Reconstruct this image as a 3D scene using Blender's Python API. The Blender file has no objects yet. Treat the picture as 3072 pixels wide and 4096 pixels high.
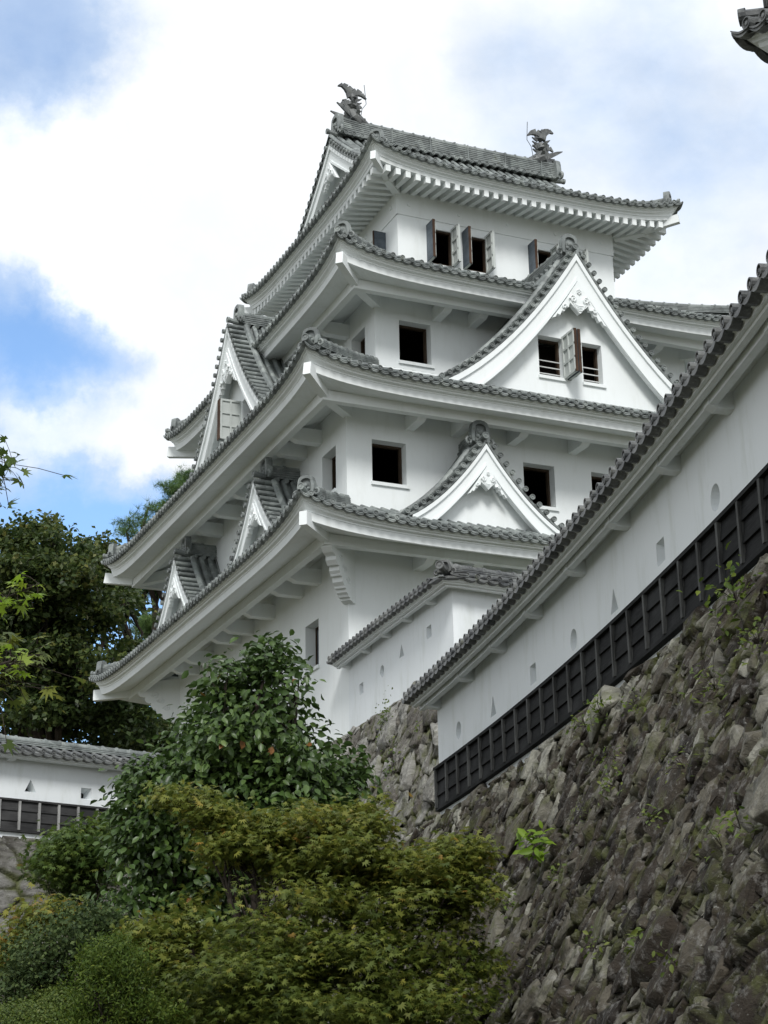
import bpy, math, random
import numpy as np
random.seed(7); RNG = np.random.default_rng(11)
S = 1.25                       # metres per design unit
scene = bpy.context.scene
COL = scene.collection
PI = math.pi
# ------------------------------------------------------------------ camera
CAM = np.array([-13.3514, -31.9297, 1.6])
YAW, PIT, ROL, FPX = math.radians(23.93), math.radians(19.41), math.radians(1.103), 7200.0
FW = np.array([math.sin(YAW)*math.cos(PIT), math.cos(YAW)*math.cos(PIT), math.sin(PIT)])
_r = np.array([math.cos(YAW), -math.sin(YAW), 0.0]); _d = np.cross(FW, _r)
RX = math.cos(ROL)*_r + math.sin(ROL)*_d
RD = -math.sin(ROL)*_r + math.cos(ROL)*_d
def at(u, v, depth):
    """pixel of the 1659x2212 view + distance -> point of the place"""
    k = 3072/1659
    return CAM + (FW + RX*(u*k-1536)/FPX + RD*(v*k-2048)/FPX)*depth
from mathutils import Matrix
cam = bpy.data.cameras.new('camera'); camo = bpy.data.objects.new('camera', cam); COL.objects.link(camo)
M = Matrix.Identity(4)
for i in range(3):
    M[i][0] = RX[i]; M[i][1] = -RD[i]; M[i][2] = -FW[i]; M[i][3] = CAM[i]*S
camo.matrix_world = M
cam.sensor_fit = 'VERTICAL'; cam.lens = 50; cam.sensor_height = 50*4096/FPX; cam.sensor_width = 50*3072/FPX
cam.clip_start = 0.1; cam.clip_end = 5000
scene.camera = camo
# ------------------------------------------------------------------ world and sun
SUN_DIR = np.array([-0.36, -0.80, 0.80]); SUN_DIR /= np.linalg.norm(SUN_DIR)
w = bpy.data.worlds.new('World'); scene.world = w; w.use_nodes = True
nt = w.node_tree; nt.nodes.clear()
def N(nt, t, **kw):
    n = nt.nodes.new(t)
    for k, v in kw.items():
        if k.startswith('i_'): n.inputs[int(k[2:])].default_value = v
        else: setattr(n, k, v)
    return n
def link(nt, a, b): nt.links.new(a, b)
sky = N(nt, 'ShaderNodeTexSky', sky_type='NISHITA', sun_disc=False)
sky.sun_elevation = math.asin(SUN_DIR[2]); sky.sun_rotation = math.atan2(SUN_DIR[0], SUN_DIR[1])
sky.air_density = 1.0; sky.dust_density = 0.6; sky.ozone_density = 2.0
tc = N(nt, 'ShaderNodeTexCoord')
noi = N(nt, 'ShaderNodeTexNoise'); noi.inputs['Scale'].default_value = 5.5; noi.inputs['Detail'].default_value = 7; noi.inputs['Roughness'].default_value = 0.55
mp = N(nt, 'ShaderNodeMapping'); mp.inputs['Scale'].default_value = (1, 1, 1.7); mp.inputs['Location'].default_value = (0.3, 0.1, 0.55)
link(nt, tc.outputs['Generated'], mp.inputs[0]); link(nt, mp.outputs[0], noi.inputs['Vector'])
def math_node(nt, op, a, b=None, clamp=False):
    n = nt.nodes.new('ShaderNodeMath'); n.operation = op; n.use_clamp = clamp
    for i, x in enumerate((a, b)):
        if x is None: continue
        if isinstance(x, (int, float)): n.inputs[i].default_value = x
        else: nt.links.new(x, n.inputs[i])
    return n.outputs[0]
# noise-warped direction
nv = N(nt, 'ShaderNodeTexNoise'); nv.inputs['Scale'].default_value = 10; nv.inputs['Detail'].default_value = 8; nv.inputs['Roughness'].default_value = 0.62
link(nt, tc.outputs['Generated'], nv.inputs['Vector'])
vs = N(nt, 'ShaderNodeVectorMath', operation='SUBTRACT'); vs.inputs[1].default_value = (.5, .5, .5); link(nt, nv.outputs['Color'], vs.inputs[0])
vm = N(nt, 'ShaderNodeVectorMath', operation='SCALE'); vm.inputs['Scale'].default_value = 0.11; link(nt, vs.outputs[0], vm.inputs[0])
va = N(nt, 'ShaderNodeVectorMath', operation='ADD'); link(nt, tc.outputs['Generated'], va.inputs[0]); link(nt, vm.outputs[0], va.inputs[1])
acc = math_node(nt, 'MULTIPLY_ADD', noi.outputs['Fac'], 1.3); acc.node.inputs[2].default_value = 0.42
HOLES = [(20, 30, 2.8, .70), (150, 190, 1.8, .32), (10, 720, 2.0, .68), (120, 775, 1.7, .5), (225, 840, 1.4, .36), (-80, 780, 2.6, .6), (210, 1110, 2.0, .65), (340, 1125, 1.4, .45), (70, 1100, 1.9, .55),
         (100, 1500, 7, .7), (400, 1500, 7, .6), (1520, 600, 4.5, .14), (1040, 40, 2.2, .18), (1640, 330, 4.5, .15), (1330, 110, 4.0, .10), (420, 40, 2.2, .2), (1120, 330, 3, .1),
         (420, 400, 4.6, -.3), (220, 520, 2.8, -.25), (240, 965, 1.7, -.36), (60, 950, 1.4, -.26), (380, 960, 1.7, -.30), (640, 160, 3.5, -.15)]
for (u, v, deg, s_) in HOLES:
    d = at(u, v, 1) - CAM; d /= np.linalg.norm(d)
    dn = N(nt, 'ShaderNodeVectorMath', operation='DISTANCE'); dn.inputs[1].default_value = tuple(d); link(nt, va.outputs[0], dn.inputs[0])
    mr = N(nt, 'ShaderNodeMapRange', interpolation_type='SMOOTHSTEP'); mr.inputs['From Min'].default_value = math.radians(deg)*1.75; mr.inputs['From Max'].default_value = math.radians(deg)*0.1
    mr.inputs['To Min'].default_value = 0; mr.inputs['To Max'].default_value = -s_; link(nt, dn.outputs['Value'], mr.inputs['Value'])
    acc = math_node(nt, 'ADD', acc, mr.outputs[0])
ramp = N(nt, 'ShaderNodeMapRange', interpolation_type='SMOOTHSTEP'); ramp.inputs['From Min'].default_value = -0.25; ramp.inputs['From Max'].default_value = 1.0; ramp.inputs['To Min'].default_value = .16
link(nt, acc, ramp.inputs['Value'])
cr = N(nt, 'ShaderNodeValToRGB'); link(nt, acc, cr.inputs[0])
cr.color_ramp.elements[0].position = 0.55; cr.color_ramp.elements[0].color = (.60, .72, .90, 1)
cr.color_ramp.elements[1].position = 1.0; cr.color_ramp.elements[1].color = (.93, .965, 1.0, 1)
hsv = N(nt, 'ShaderNodeHueSaturation'); hsv.inputs['Saturation'].default_value = 1.18; link(nt, sky.outputs[0], hsv.inputs['Color'])
bg1 = N(nt, 'ShaderNodeBackground'); bg1.inputs['Strength'].default_value = 0.12; link(nt, hsv.outputs[0], bg1.inputs[0])
cn = N(nt, 'ShaderNodeTexNoise'); cn.inputs['Scale'].default_value = 7.5; cn.inputs['Detail'].default_value = 7; cn.inputs['Roughness'].default_value = .58
link(nt, va.outputs[0], cn.inputs['Vector'])
cm = N(nt, 'ShaderNodeMapRange'); cm.inputs['From Min'].default_value = .33; cm.inputs['From Max'].default_value = .66; cm.inputs['To Min'].default_value = .90; cm.inputs['To Max'].default_value = 1.06; link(nt, cn.outputs['Fac'], cm.inputs['Value'])
cmul = N(nt, 'ShaderNodeVectorMath', operation='SCALE'); link(nt, cr.outputs[0], cmul.inputs[0]); link(nt, cm.outputs[0], cmul.inputs['Scale'])
bg2 = N(nt, 'ShaderNodeBackground'); bg2.inputs['Strength'].default_value = 0.56; link(nt, cmul.outputs[0], bg2.inputs[0])
mx = N(nt, 'ShaderNodeMixShader'); link(nt, ramp.outputs[0], mx.inputs[0]); link(nt, bg1.outputs[0], mx.inputs[1]); link(nt, bg2.outputs[0], mx.inputs[2])
wo = N(nt, 'ShaderNodeOutputWorld'); link(nt, mx.outputs[0], wo.inputs[0])
sl = bpy.data.lights.new('sun', 'SUN'); sl.energy = 1.4; sl.angle = math.radians(16); sl.color = (1.0, 0.985, 0.96)
so = bpy.data.objects.new('sun', sl); COL.objects.link(so)
from mathutils import Vector
so.rotation_euler = Vector(SUN_DIR).to_track_quat('Z', 'Y').to_euler(); so.location = (0, -20, 60)
scene.view_settings.view_transform = 'Standard'; scene.view_settings.look = 'None'
scene.view_settings.exposure = 1.0; scene.view_settings.gamma = 1.0
scene.cycles.max_bounces = 6; scene.cycles.diffuse_bounces = 4; scene.cycles.transparent_max_bounces = 4
# ------------------------------------------------------------------ helpers
class MB:
    def __init__(s): s.v = []; s.f = []; s.m = []
    def add(s, V, F, m=0):
        b = len(s.v); s.v.extend([tuple(p) for p in V])
        for f in F: s.f.append(tuple(i+b for i in f)); s.m.append(m)
    def grid(s, P, m=0, close=False):
        P = np.asarray(P, float); nu, nv_ = P.shape[:2]; F = []
        for i in range(nu-1):
            for j in range(nv_-1 if not close else nv_):
                j2 = (j+1) % nv_
                F.append((i*nv_+j, (i+1)*nv_+j, (i+1)*nv_+j2, i*nv_+j2))
        s.add(P.reshape(-1, 3), F, m)
    def hexa(s, c, m=0):          # 8 corners: bottom 4 then top 4
        s.add(c, [(0, 3, 2, 1), (4, 5, 6, 7), (0, 1, 5, 4), (1, 2, 6, 5), (2, 3, 7, 6), (3, 0, 4, 7)], m)
    def box(s, x0, y0, z0, x1, y1, z1, m=0):
        s.hexa([(x0, y0, z0), (x1, y0, z0), (x1, y1, z0), (x0, y1, z0), (x0, y0, z1), (x1, y0, z1), (x1, y1, z1), (x0, y1, z1)], m)
    def fbox(s, fn, a0, a1, o0, o1, z0, z1, m=0):   # box in mapped coordinates fn(a,o,z)
        s.hexa([fn(a0, o0, z0), fn(a1, o0, z0), fn(a1, o1, z0), fn(a0, o1, z0), fn(a0, o0, z1), fn(a1, o0, z1), fn(a1, o1, z1), fn(a0, o1, z1)], m)
    def beam(s, p, q, wd, h, up=(0, 0, 1), m=0, drop=0.0):  # box from p to q, width wd, height h below the line top
        p = np.array(p, float); q = np.array(q, float); d = q-p; d /= np.linalg.norm(d); up = np.array(up, float)
        sd = np.cross(d, up); sd /= np.linalg.norm(sd); u2 = np.cross(sd, d)
        c = []
        for zz in (-h, 0):
            for e, sg in ((p, -1), (q, -1), (q, 1), (p, 1)):
                c.append(e + sd*sg*wd/2 + u2*zz)
        s.hexa(c, m)
    def tube(s, pts, rad, n=7, m=0, cap=True, up=None):
        pts = np.asarray(pts, float); k = len(pts)
        rad = np.full(k, rad, float) if np.isscalar(rad) else np.asarray(rad, float)
        T = np.gradient(pts, axis=0); T /= (np.linalg.norm(T, axis=1)[:, None]+1e-9)
        ref = np.array([0, 0, 1.0]) if abs(T[0][2]) < .9 else np.array([1.0, 0, 0])
        R = []
        for i in range(k):
            a = np.cross(T[i], ref); na = np.linalg.norm(a)
            if na < 1e-3: a = np.cross(T[i], np.array([0.3, 1, 0.2])); na = np.linalg.norm(a)
            a /= na; b = np.cross(T[i], a); ref = -b if False else ref
            ang = np.linspace(0, 2*PI, n, endpoint=False)
            R.append(pts[i] + rad[i]*(np.cos(ang)[:, None]*a + np.sin(ang)[:, None]*b))
        b0 = len(s.v); s.grid(np.array(R), m, close=True)
        if cap:
            s.f.append(tuple(b0+i for i in range(n))); s.m.append(m)
            s.f.append(tuple(b0+(k-1)*n+i for i in reversed(range(n)))); s.m.append(m)
    def prism(s, outline, fn, o0, o1, m=0):   # outline [(a,z)] extruded from o0 to o1 with fn(a,o,z)
        n = len(outline)
        V = [fn(a, o0, z) for a, z in outline]+[fn(a, o1, z) for a, z in outline]
        F = [tuple(range(n-1, -1, -1)), tuple(range(n, 2*n))]+[(i, (i+1) % n, n+(i+1) % n, n+i) for i in range(n)]
        s.add(V, F, m)
    def build(s, name, mats, parent=None, smooth=False, root=None):
        if not isinstance(mats, (list, tuple)): mats = [mats]
        root = root or parent
        while root is not None and root.parent is not None: root = root.parent
        off = np.array(root['_o']) if root is not None else np.zeros(3)
        V = (np.asarray(s.v, float) - off)*S
        me = bpy.data.meshes.new(name); me.from_pydata(V.tolist(), [], s.f); me.update()
        for mt in mats: me.materials.append(mt)
        if len(mats) > 1: me.polygons.foreach_set('material_index', s.m)
        if smooth: me.polygons.foreach_set('use_smooth', [True]*len(me.polygons))
        o = bpy.data.objects.new(name, me); COL.objects.link(o)
        if parent is not None: o.parent = parent
        return o
def np_mesh(name, V, sizes, loops, mats, parent=None, smooth=False, attrs=(), off=None):
    me = bpy.data.meshes.new(name); V = np.asarray(V, np.float32)
    root = parent
    while root is not None and root.parent is not None: root = root.parent
    o_ = np.array(root['_o']) if root is not None else np.zeros(3)
    V = ((V - o_)*S).astype(np.float32)
    me.vertices.add(len(V)); me.vertices.foreach_set('co', V.ravel())
    me.loops.add(len(loops)); me.loops.foreach_set('vertex_index', np.asarray(loops, np.int32))
    me.polygons.add(len(sizes)); st = np.zeros(len(sizes), np.int32); st[1:] = np.cumsum(sizes)[:-1]
    me.polygons.foreach_set('loop_start', st)
    me.polygons.foreach_set('loop_total', np.asarray(sizes, np.int32))
    me.update(calc_edges=True); me.validate()
    for (an, dom, data) in attrs:
        a = me.attributes.new(an, 'FLOAT', dom); a.data.foreach_set('value', np.asarray(data, np.float32))
    for mt in (mats if isinstance(mats, (list, tuple)) else [mats]): me.materials.append(mt)
    if smooth: me.polygons.foreach_set('use_smooth', np.ones(len(sizes), bool))
    o = bpy.data.objects.new(name, me); COL.objects.link(o)
    if parent is not None: o.parent = parent
    return o
def thing(name, label, cat, loc, group=None):
    o = bpy.data.objects.new(name, None); COL.objects.link(o); o.empty_display_size = 0.3
    o.location = (loc[0]*S, loc[1]*S, loc[2]*S); o['_o'] = [float(x) for x in loc]
    o['label'] = label; o['category'] = cat
    if group: o['group'] = group
    return o
# ------------------------------------------------------------------ materials
def new_mat(name):
    m = bpy.data.materials.new(name); m.use_nodes = True; t = m.node_tree
    return m, t, t.nodes['Principled BSDF']
def noise(t, scale, detail=5, rough=.6, vec=None, dist=0):
    n = t.nodes.new('ShaderNodeTexNoise'); n.inputs['Scale'].default_value = scale; n.inputs['Detail'].default_value = detail; n.inputs['Roughness'].default_value = rough; n.inputs['Distortion'].default_value = dist
    if vec is not None: t.links.new(vec, n.inputs['Vector'])
    return n.outputs['Fac']
def objco(t, scale=(1, 1, 1), rot=(0, 0, 0)):
    c = t.nodes.new('ShaderNodeTexCoord'); m = t.nodes.new('ShaderNodeMapping'); m.inputs['Scale'].default_value = scale; m.inputs['Rotation'].default_value = rot
    t.links.new(c.outputs['Object'], m.inputs[0]); return m.outputs[0]
def ramp_(t, fac, stops):
    r = t.nodes.new('ShaderNodeValToRGB'); e = r.color_ramp.elements
    while len(e) < len(stops): e.new(0.5)
    for el, (p, c) in zip(e, stops): el.position = p; el.color = (*c, 1) if len(c) == 3 else c
    t.links.new(fac, r.inputs[0]); return r.outputs[0]
def mixc(t, fac, a, b, mode='MIX'):
    m = t.nodes.new('ShaderNodeMix'); m.data_type = 'RGBA'; m.blend_type = mode
    for sock, x in ((m.inputs[0], fac), (m.inputs[6], a), (m.inputs[7], b)):
        if isinstance(x, (int, float)): sock.default_value = x
        elif isinstance(x, tuple): sock.default_value = (*x, 1)
        else: t.links.new(x, sock)
    return m.outputs[2]
def bump(t, p, h, strength, dist=0.02):
    b = t.nodes.new('ShaderNodeBump'); b.inputs['Strength'].default_value = strength; b.inputs['Distance'].default_value = dist
    t.links.new(h, b.inputs['Height']); t.links.new(b.outputs[0], p.inputs['Normal'])
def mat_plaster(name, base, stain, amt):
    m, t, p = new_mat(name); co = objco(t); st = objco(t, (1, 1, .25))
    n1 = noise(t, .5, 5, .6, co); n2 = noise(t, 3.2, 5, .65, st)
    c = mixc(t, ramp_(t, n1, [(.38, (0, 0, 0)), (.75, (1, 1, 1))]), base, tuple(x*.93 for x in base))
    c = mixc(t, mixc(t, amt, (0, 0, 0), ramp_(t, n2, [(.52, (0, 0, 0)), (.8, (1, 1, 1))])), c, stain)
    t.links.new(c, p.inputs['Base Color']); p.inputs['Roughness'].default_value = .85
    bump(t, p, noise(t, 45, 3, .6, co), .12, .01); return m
PLASTER = mat_plaster('plaster', (.79, .825, .825), (.52, .54, .49), .28)
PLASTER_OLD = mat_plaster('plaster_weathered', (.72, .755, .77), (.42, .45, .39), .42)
def mat_tile(name, lo, hi):
    m, t, p = new_mat(name); co = objco(t)
    n1 = noise(t, 2.2, 6, .7, co); n2 = noise(t, 24, 4, .6, co)
    c = mixc(t, ramp_(t, n1, [(.35, (0, 0, 0)), (.68, (1, 1, 1))]), lo, hi)
    c = mixc(t, ramp_(t, n2, [(.55, (0, 0, 0)), (.75, (.5, .5, .5))]), c, (.30, .32, .30))
    vo = t.nodes.new('ShaderNodeTexVoronoi'); vo.inputs['Scale'].default_value = 3.6; t.links.new(co, vo.inputs['Vector'])
    sx = t.nodes.new('ShaderNodeSeparateColor'); t.links.new(vo.outputs['Color'], sx.inputs[0])
    c = mixc(t, 1.0, c, ramp_(t, sx.outputs[0], [(0, (.62, .62, .62)), (.6, (1, 1, 1)), (1, (1.25, 1.25, 1.22))]), 'MULTIPLY')
    c = mixc(t, ramp_(t, noise(t, 5, 6, .7, co), [(.60, (0, 0, 0)), (.70, (.7, .7, .7))]), c, (.10, .105, .07))
    t.links.new(c, p.inputs['Base Color']); p.inputs['Roughness'].default_value = .5; p.inputs['Specular IOR Level'].default_value = .4
    bump(t, p, n2, .3, .01); return m
TILE = mat_tile('roof_tile', (.125, .142, .14), (.26, .283, .276))
TILE_DARK = mat_tile('roof_tile_weathered', (.045, .05, .055), (.17, .175, .17))
def mat_wood(name, lo, hi, sc=(1, 1, 14), rough=.7):
    m, t, p = new_mat(name); co = objco(t, sc)
    n1 = noise(t, 3, 6, .65, co, .4); n2 = noise(t, 1.3, 4, .6, objco(t))
    c = mixc(t, ramp_(t, n1, [(.3, (0, 0, 0)), (.72, (1, 1, 1))]), lo, hi)
    c = mixc(t, ramp_(t, n2, [(.45, (0, 0, 0)), (.75, (.6, .6, .6))]), c, tuple(min(1, x*1.7+.01) for x in hi))
    t.links.new(c, p.inputs['Base Color']); p.inputs['Roughness'].default_value = rough; p.inputs['Specular IOR Level'].default_value = .15; bump(t, p, n1, .35, .01); return m
BOARD = mat_wood('black_board', (.005, .0055, .006), (.018, .019, .0195), (1, 1, 16), .85)
BATTEN = mat_wood('batten_wood', (.014, .0145, .0145), (.085, .088, .085), (14, 14, 1))
BOARD_GREY = mat_wood('grey_board', (.012, .012, .013), (.04, .04, .04), (1, 1, 16))
BATTEN_GREY = mat_wood('grey_batten', (.15, .15, .15), (.3, .3, .29), (14, 14, 1))
WOOD = mat_wood('window_wood', (.030, .018, .013), (.075, .042, .026), (10, 10, 1))
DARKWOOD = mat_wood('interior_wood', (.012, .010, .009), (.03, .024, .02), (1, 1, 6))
PALEWOOD = mat_wood('ledge_wood', (.45, .33, .18), (.62, .48, .28), (6, 1, 1))
SHUTTER = mat_plaster('shutter_plaster', (.47, .50, .48), (.3, .31, .29), .4)
SHUT_DARK = mat_wood('shutter_outer', (.06, .072, .085), (.11, .13, .15), (1, 1, 3))
def mat_flat(name, c, r=.5, metal=0):
    m, t, p = new_mat(name)
    n = noise(t, 20, 3, .6, objco(t)); col = mixc(t, n, tuple(x*.8 for x in c), tuple(min(1, x*1.2) for x in c)); t.links.new(col, p.inputs['Base Color'])
    p.inputs['Roughness'].default_value = r; p.inputs['Metallic'].default_value = metal; return m
ROD = mat_flat('metal_rod', (.12, .13, .14), .4, .8)
RAIL = mat_flat('pale_rail', (.55, .56, .55), .5)
RUST = mat_flat('rusty_sheet', (.28, .16, .09), .8)
# ------------------------------------------------------------------ castle builders
def side_fn(rect, k):
    x0, y0, x1, y1 = rect
    if k == 0: return (lambda a, o, z: (x0+a, y0-o, z)), x1-x0
    if k == 1: return (lambda a, o, z: (x0-o, y0+a, z)), y1-y0
    if k == 2: return (lambda a, o, z: (x0+a, y1+o, z)), x1-x0
    return (lambda a, o, z: (x1+o, y0+a, z)), y1-y0
def disc_tile(mb, fn, a, o, z, r=.056, m=0):
    """round end tile facing outwards with a raised rim and a boss"""
    n = 14; ang = [2*PI*i/n for i in range(n)]
    rings = [(r, o-.06), (r, o), (r*.80, o), (r*.74, o-.016), (r*.40, o-.016), (r*.34, o-.004), (.001, o-.002)]
    mb.grid([[fn(a+rr*math.cos(t), oo, z+rr*math.sin(t)) for t in ang] for rr, oo in rings], m, close=True)
class Roof:
    def __init__(s, rect, om, zc, otop, slope, A=.43, K=.95, sides=(0, 1, 2, 3), curve=0.0, pitch=.225):
        s.rect, s.om, s.zc, s.otop, s.slope, s.A, s.K, s.curve, s.pitch = rect, om, zc, otop, slope, A, K, curve, pitch; s.sides = sides
    def lift(s, a, L): return s.A*(math.exp(-max(0, a+s.om)/s.K)+math.exp(-max(0, L+s.om-a)/s.K))
    def zs(s, a, o, L):
        t = (s.om-o)/(s.om-s.otop) if s.om != s.otop else 0
        return s.zc-.075 + s.slope*(s.om-o)*(1+s.curve*(t-1)) + s.lift(a, L)*max(0, 1-t)**1.6
    def oend(s, a, L): return min(s.om, max(s.otop, -a, a-L))
    def tiles(s, mb, nt=7):
        for k in s.sides:
            fn, L = side_fn(s.rect, k); p = s.pitch
            n = int((L+2*s.om-.12)/p); a0 = (L-(n-1)*p)/2; roll = [a0+i*p for i in range(n)]
            edges = [a0-p*.5] + [x+p*.5 for x in roll]
            # pans between rolls: concave strips
            for i in range(n+1):
                l = roll[i-1] if i else -s.om; r = roll[i] if i < n else L+s.om
                if r-l < .02: continue
                cols = []
                for q in np.linspace(0, 1, 5):
                    a = l+(r-l)*q; sag = .030*(1-(2*q-1)**2); oe = s.oend(a, L)
                    cols.append([fn(a, o, s.zs(a, o, L)-sag+.012) for o in np.linspace(s.om, oe, nt)])
                mb.grid(cols)
                lip = []
                for q in np.linspace(0, 1, 7):
                    a = l+(r-l)*q; sag = .030*(1-(2*q-1)**2); zz = s.zs(a, s.om, L)
                    w = .036+.022*(1-(2*q-1)**2)
                    lip.append([fn(a, s.om, zz-sag+.012), fn(a, s.om+.034, zz-sag+.008), fn(a, s.om+.038, zz-sag+.012-w*.45), fn(a, s.om+.026, zz-sag+.012-w*.5), fn(a, s.om+.030, zz-sag+.012-w), fn(a, s.om-.05, zz-sag+.008-w)])
                mb.grid(lip)
            for a in roll:
                oe = s.oend(a, L)
                if s.om-oe < .08: oe = s.om-.08
                os_ = np.linspace(s.om+.03, oe, nt); P = []
                for o in os_:
                    zc = s.zs(a, min(o, s.om), L)+.035
                    P.append([fn(a+.05*math.cos(t), o, zc+.054*math.sin(t)) for t in np.linspace(-.35, PI+.35, 7)])
                mb.grid(P)
                disc_tile(mb, fn, a, s.om+.05, s.zs(a, s.om, L)+.030)
            # underside of the tile edge
            fr = s.fr(L); U = []
            for f in fr:
                row = []
                for o, dz in ((s.om+.01, -.118), (s.om-.10, -.128)):
                    a = -o+(L+2*o)*f; row.append(fn(a, o, s.zc-.0+dz+s.lift(-s.om+(L+2*s.om)*f, L)*.97))
                U.append(row)
            mb.grid(U)
    def fr(s, L):
        T = L+2*s.om; e = [0, .06, .14, .25, .4, .6, .85, 1.15, 1.5, 2.0, 2.6, 3.3]
        e = [x for x in e if x < T/2-.2]; return [x/T for x in e]+[.5]+[1-x/T for x in reversed(e)]
    def sweep(s, mb, prof, sides=None, closed=False, m=0):
        for k in (sides or s.sides):
            fn, L = side_fn(s.rect, k); G = []
            for f in s.fr(L):
                lf = s.lift(-s.om+(L+2*s.om)*f, L)
                G.append([fn(-o+(L+2*o)*f, o, z+wt*lf) for o, z, wt in prof])
            mb.grid(G, m, close=closed)
    def corner(s, i):
        x0, y0, x1, y1 = s.rect
        cx, sx = ((x0, -1), (x1, 1))[i in (1, 2)]; cy, sy = ((y0, -1), (y1, 1))[i in (2, 3)]
        return cx, sx, cy, sy
    def hipz(s, o):
        t = (s.om-o)/(s.om-s.otop); return s.zc-.075+s.slope*(s.om-o)*(1+s.curve*(t-1))+s.A*(max(0, 1-t)**1.6)
def stacked_ridge(mb, pts, wd, h, layers=5, cap=.075, sd=None):
    """ridge of stacked flat tiles under a row of round cap tiles, along pts (base line)"""
    pts = np.asarray(pts, float); T = np.gradient(pts, axis=0)
    if sd is None:
        sdv = np.stack([-T[:, 1], T[:, 0], 0*T[:, 0]], 1); sdv /= np.linalg.norm(sdv, axis=1)[:, None]
    else: sdv = np.tile(np.asarray(sd, float), (len(pts), 1))
    up = np.array([0, 0, 1.0]); prof = []
    lh = h/layers
    for i in range(layers):
        wl = wd*(1-.10*i/layers)/2
        prof += [(wl, i*lh), (wl, i*lh+lh*.68), (wl*.80, i*lh+lh*.70), (wl*.80, (i+1)*lh)]
    full = [(-x, z) for x, z in prof]+[(x, z) for x, z in reversed(prof)]
    G = [[p+sv*x+up*z for x, z in full] for p, sv in zip(pts, sdv)]
    b = len(mb.v); mb.grid(G, close=False); n = len(full)
    mb.f.append(tuple(b+i for i in range(n))); mb.m.append(0); mb.f.append(tuple(b+(len(pts)-1)*n+i for i in range(n))); mb.m.append(0)
    # cap tiles with raised joints
    seg = np.linalg.norm(np.diff(pts, axis=0), axis=1); cum = np.concatenate([[0], np.cumsum(seg)]); Ltot = cum[-1]
    k = max(2, int(Ltot/.30)); cp = []; rr = []
    for i in range(k):
        for q, r in ((0, cap*1.28), (.12, cap*1.28), (.13, cap), (.99, cap)):
            d = Ltot*(i+q)/k; cp.append([np.interp(d, cum, pts[:, j]) for j in range(3)]); rr.append(r)
    cp = np.array(cp)+np.array([0, 0, h+cap*.1]); mb.tube(cp, rr, 8)
def ridge_end_tile(name, parent, pos, out, wd=.42, h=.46, mat=None, roll=True):
    k_ = wd/.42
    """horseshoe shaped ridge end ornament with a boss, scroll feet and a projecting round tile"""
    mb = MB(); pos = np.array(pos, float); out = np.array(out, float); out /= np.linalg.norm(out)
    sd = np.cross(out, [0, 0, 1.0]); sd /= np.linalg.norm(sd)
    fn = lambda a, o, z: tuple(pos+sd*a+out*o+np.array([0, 0, z]))
    arch = []
    for t in np.linspace(0, 1, 15):
        if t < .28: q = t/.28; arch.append((-wd*.5+(-.02*math.sin(q*PI))*1, .02+q*h*.62))
        elif t > .72: q = (1-t)/.28; arch.append((wd*.5+.02*math.sin(q*PI), .02+q*h*.62))
        else:
            q = (t-.28)/.44*PI; arch.append((-wd*.5*math.cos(q), .02+h*.62+h*.36*math.sin(q)**.6))
    inner = [(a*.62, .02+(z-.02)*.80) for a, z in arch]
    mb.prism(arch, fn, -.09, .0)
    G = []
    for (a, z), (ai, zi) in zip(arch, inner):
        G.append([fn(a, 0, z), fn(a*.97, .055, z*.985), fn(ai*1.06, .055, zi*1.02), fn(ai, .01, zi)])
    mb.grid(G)
    # boss and leaf carving
    for (a, z, r) in ((0, .22, .07), (-.06, .14, .05), (.06, .14, .05), (0, .10, .05)):
        sphere(mb, fn(a*wd/.42, .02, z*h/.46), r*wd/.42, 7, 6)
    for sg in (-1, 1):           # scroll feet
        c0 = (sg*wd*.62, .03); P = []
        for t in np.linspace(0, 2.6*PI, 18):
            r = .105*wd/.42*(1-t/(3.3*PI)); P.append(fn(c0[0]-sg*r*math.cos(t), .0, c0[1]+r*math.sin(t)))
        mb.tube(P, np.linspace(.042, .02, 18)*wd/.42, 6)
    if roll:
        p0 = np.array(fn(0, -.15, .02)); p1 = p0+out*.42+np.array([0, 0, .06]); mb.tube([p0, (p0+p1)/2, p1], .062, 9)
        f2 = lambda a, o, z: tuple(p1+sd*a+out*o+np.array([0, 0, z]))
        disc_tile(mb, f2, 0, .015, 0, .074)
    return mb.build(name, mat or TILE, parent)
def sphere(mb, c, r, nu=8, nv=6, m=0, sc=(1, 1, 1)):
    c = np.array(c, float)
    G = [[c+np.array([sc[0]*r*math.sin(t)*math.cos(p), sc[1]*r*math.sin(t)*math.sin(p), sc[2]*r*math.cos(t)]) for p in np.linspace(0, 2*PI, nu, endpoint=False)] for t in np.linspace(.02, PI-.02, nv)]
    mb.grid(G, m, close=True)
def wall_face(mb, fn, a0, a1, z0, z1, holes, reveal=.26, m=0):
    A = sorted({a0, a1, *[h[0] for h in holes], *[h[1] for h in holes]}); Z = sorted({z0, z1, *[h[2] for h in holes], *[h[3] for h in holes]})
    for i in range(len(A)-1):
        for j in range(len(Z)-1):
            ca, cz = (A[i]+A[i+1])/2, (Z[j]+Z[j+1])/2
            if any(h[0] < ca < h[1] and h[2] < cz < h[3] for h in holes): continue
            mb.add([fn(A[i], 0, Z[j]), fn(A[i+1], 0, Z[j]), fn(A[i+1], 0, Z[j+1]), fn(A[i], 0, Z[j+1])], [(0, 1, 2, 3)], m)
    for (h0, h1, g0, g1) in holes:
        q = [(h0, g0), (h1, g0), (h1, g1), (h0, g1)]
        for i in range(4):
            (a, z), (b, y) = q[i], q[(i+1) % 4]
            mb.add([fn(a, 0, z), fn(b, 0, y), fn(b, -reveal, y), fn(a, -reveal, z)], [(0, 1, 2, 3)], m)
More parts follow.
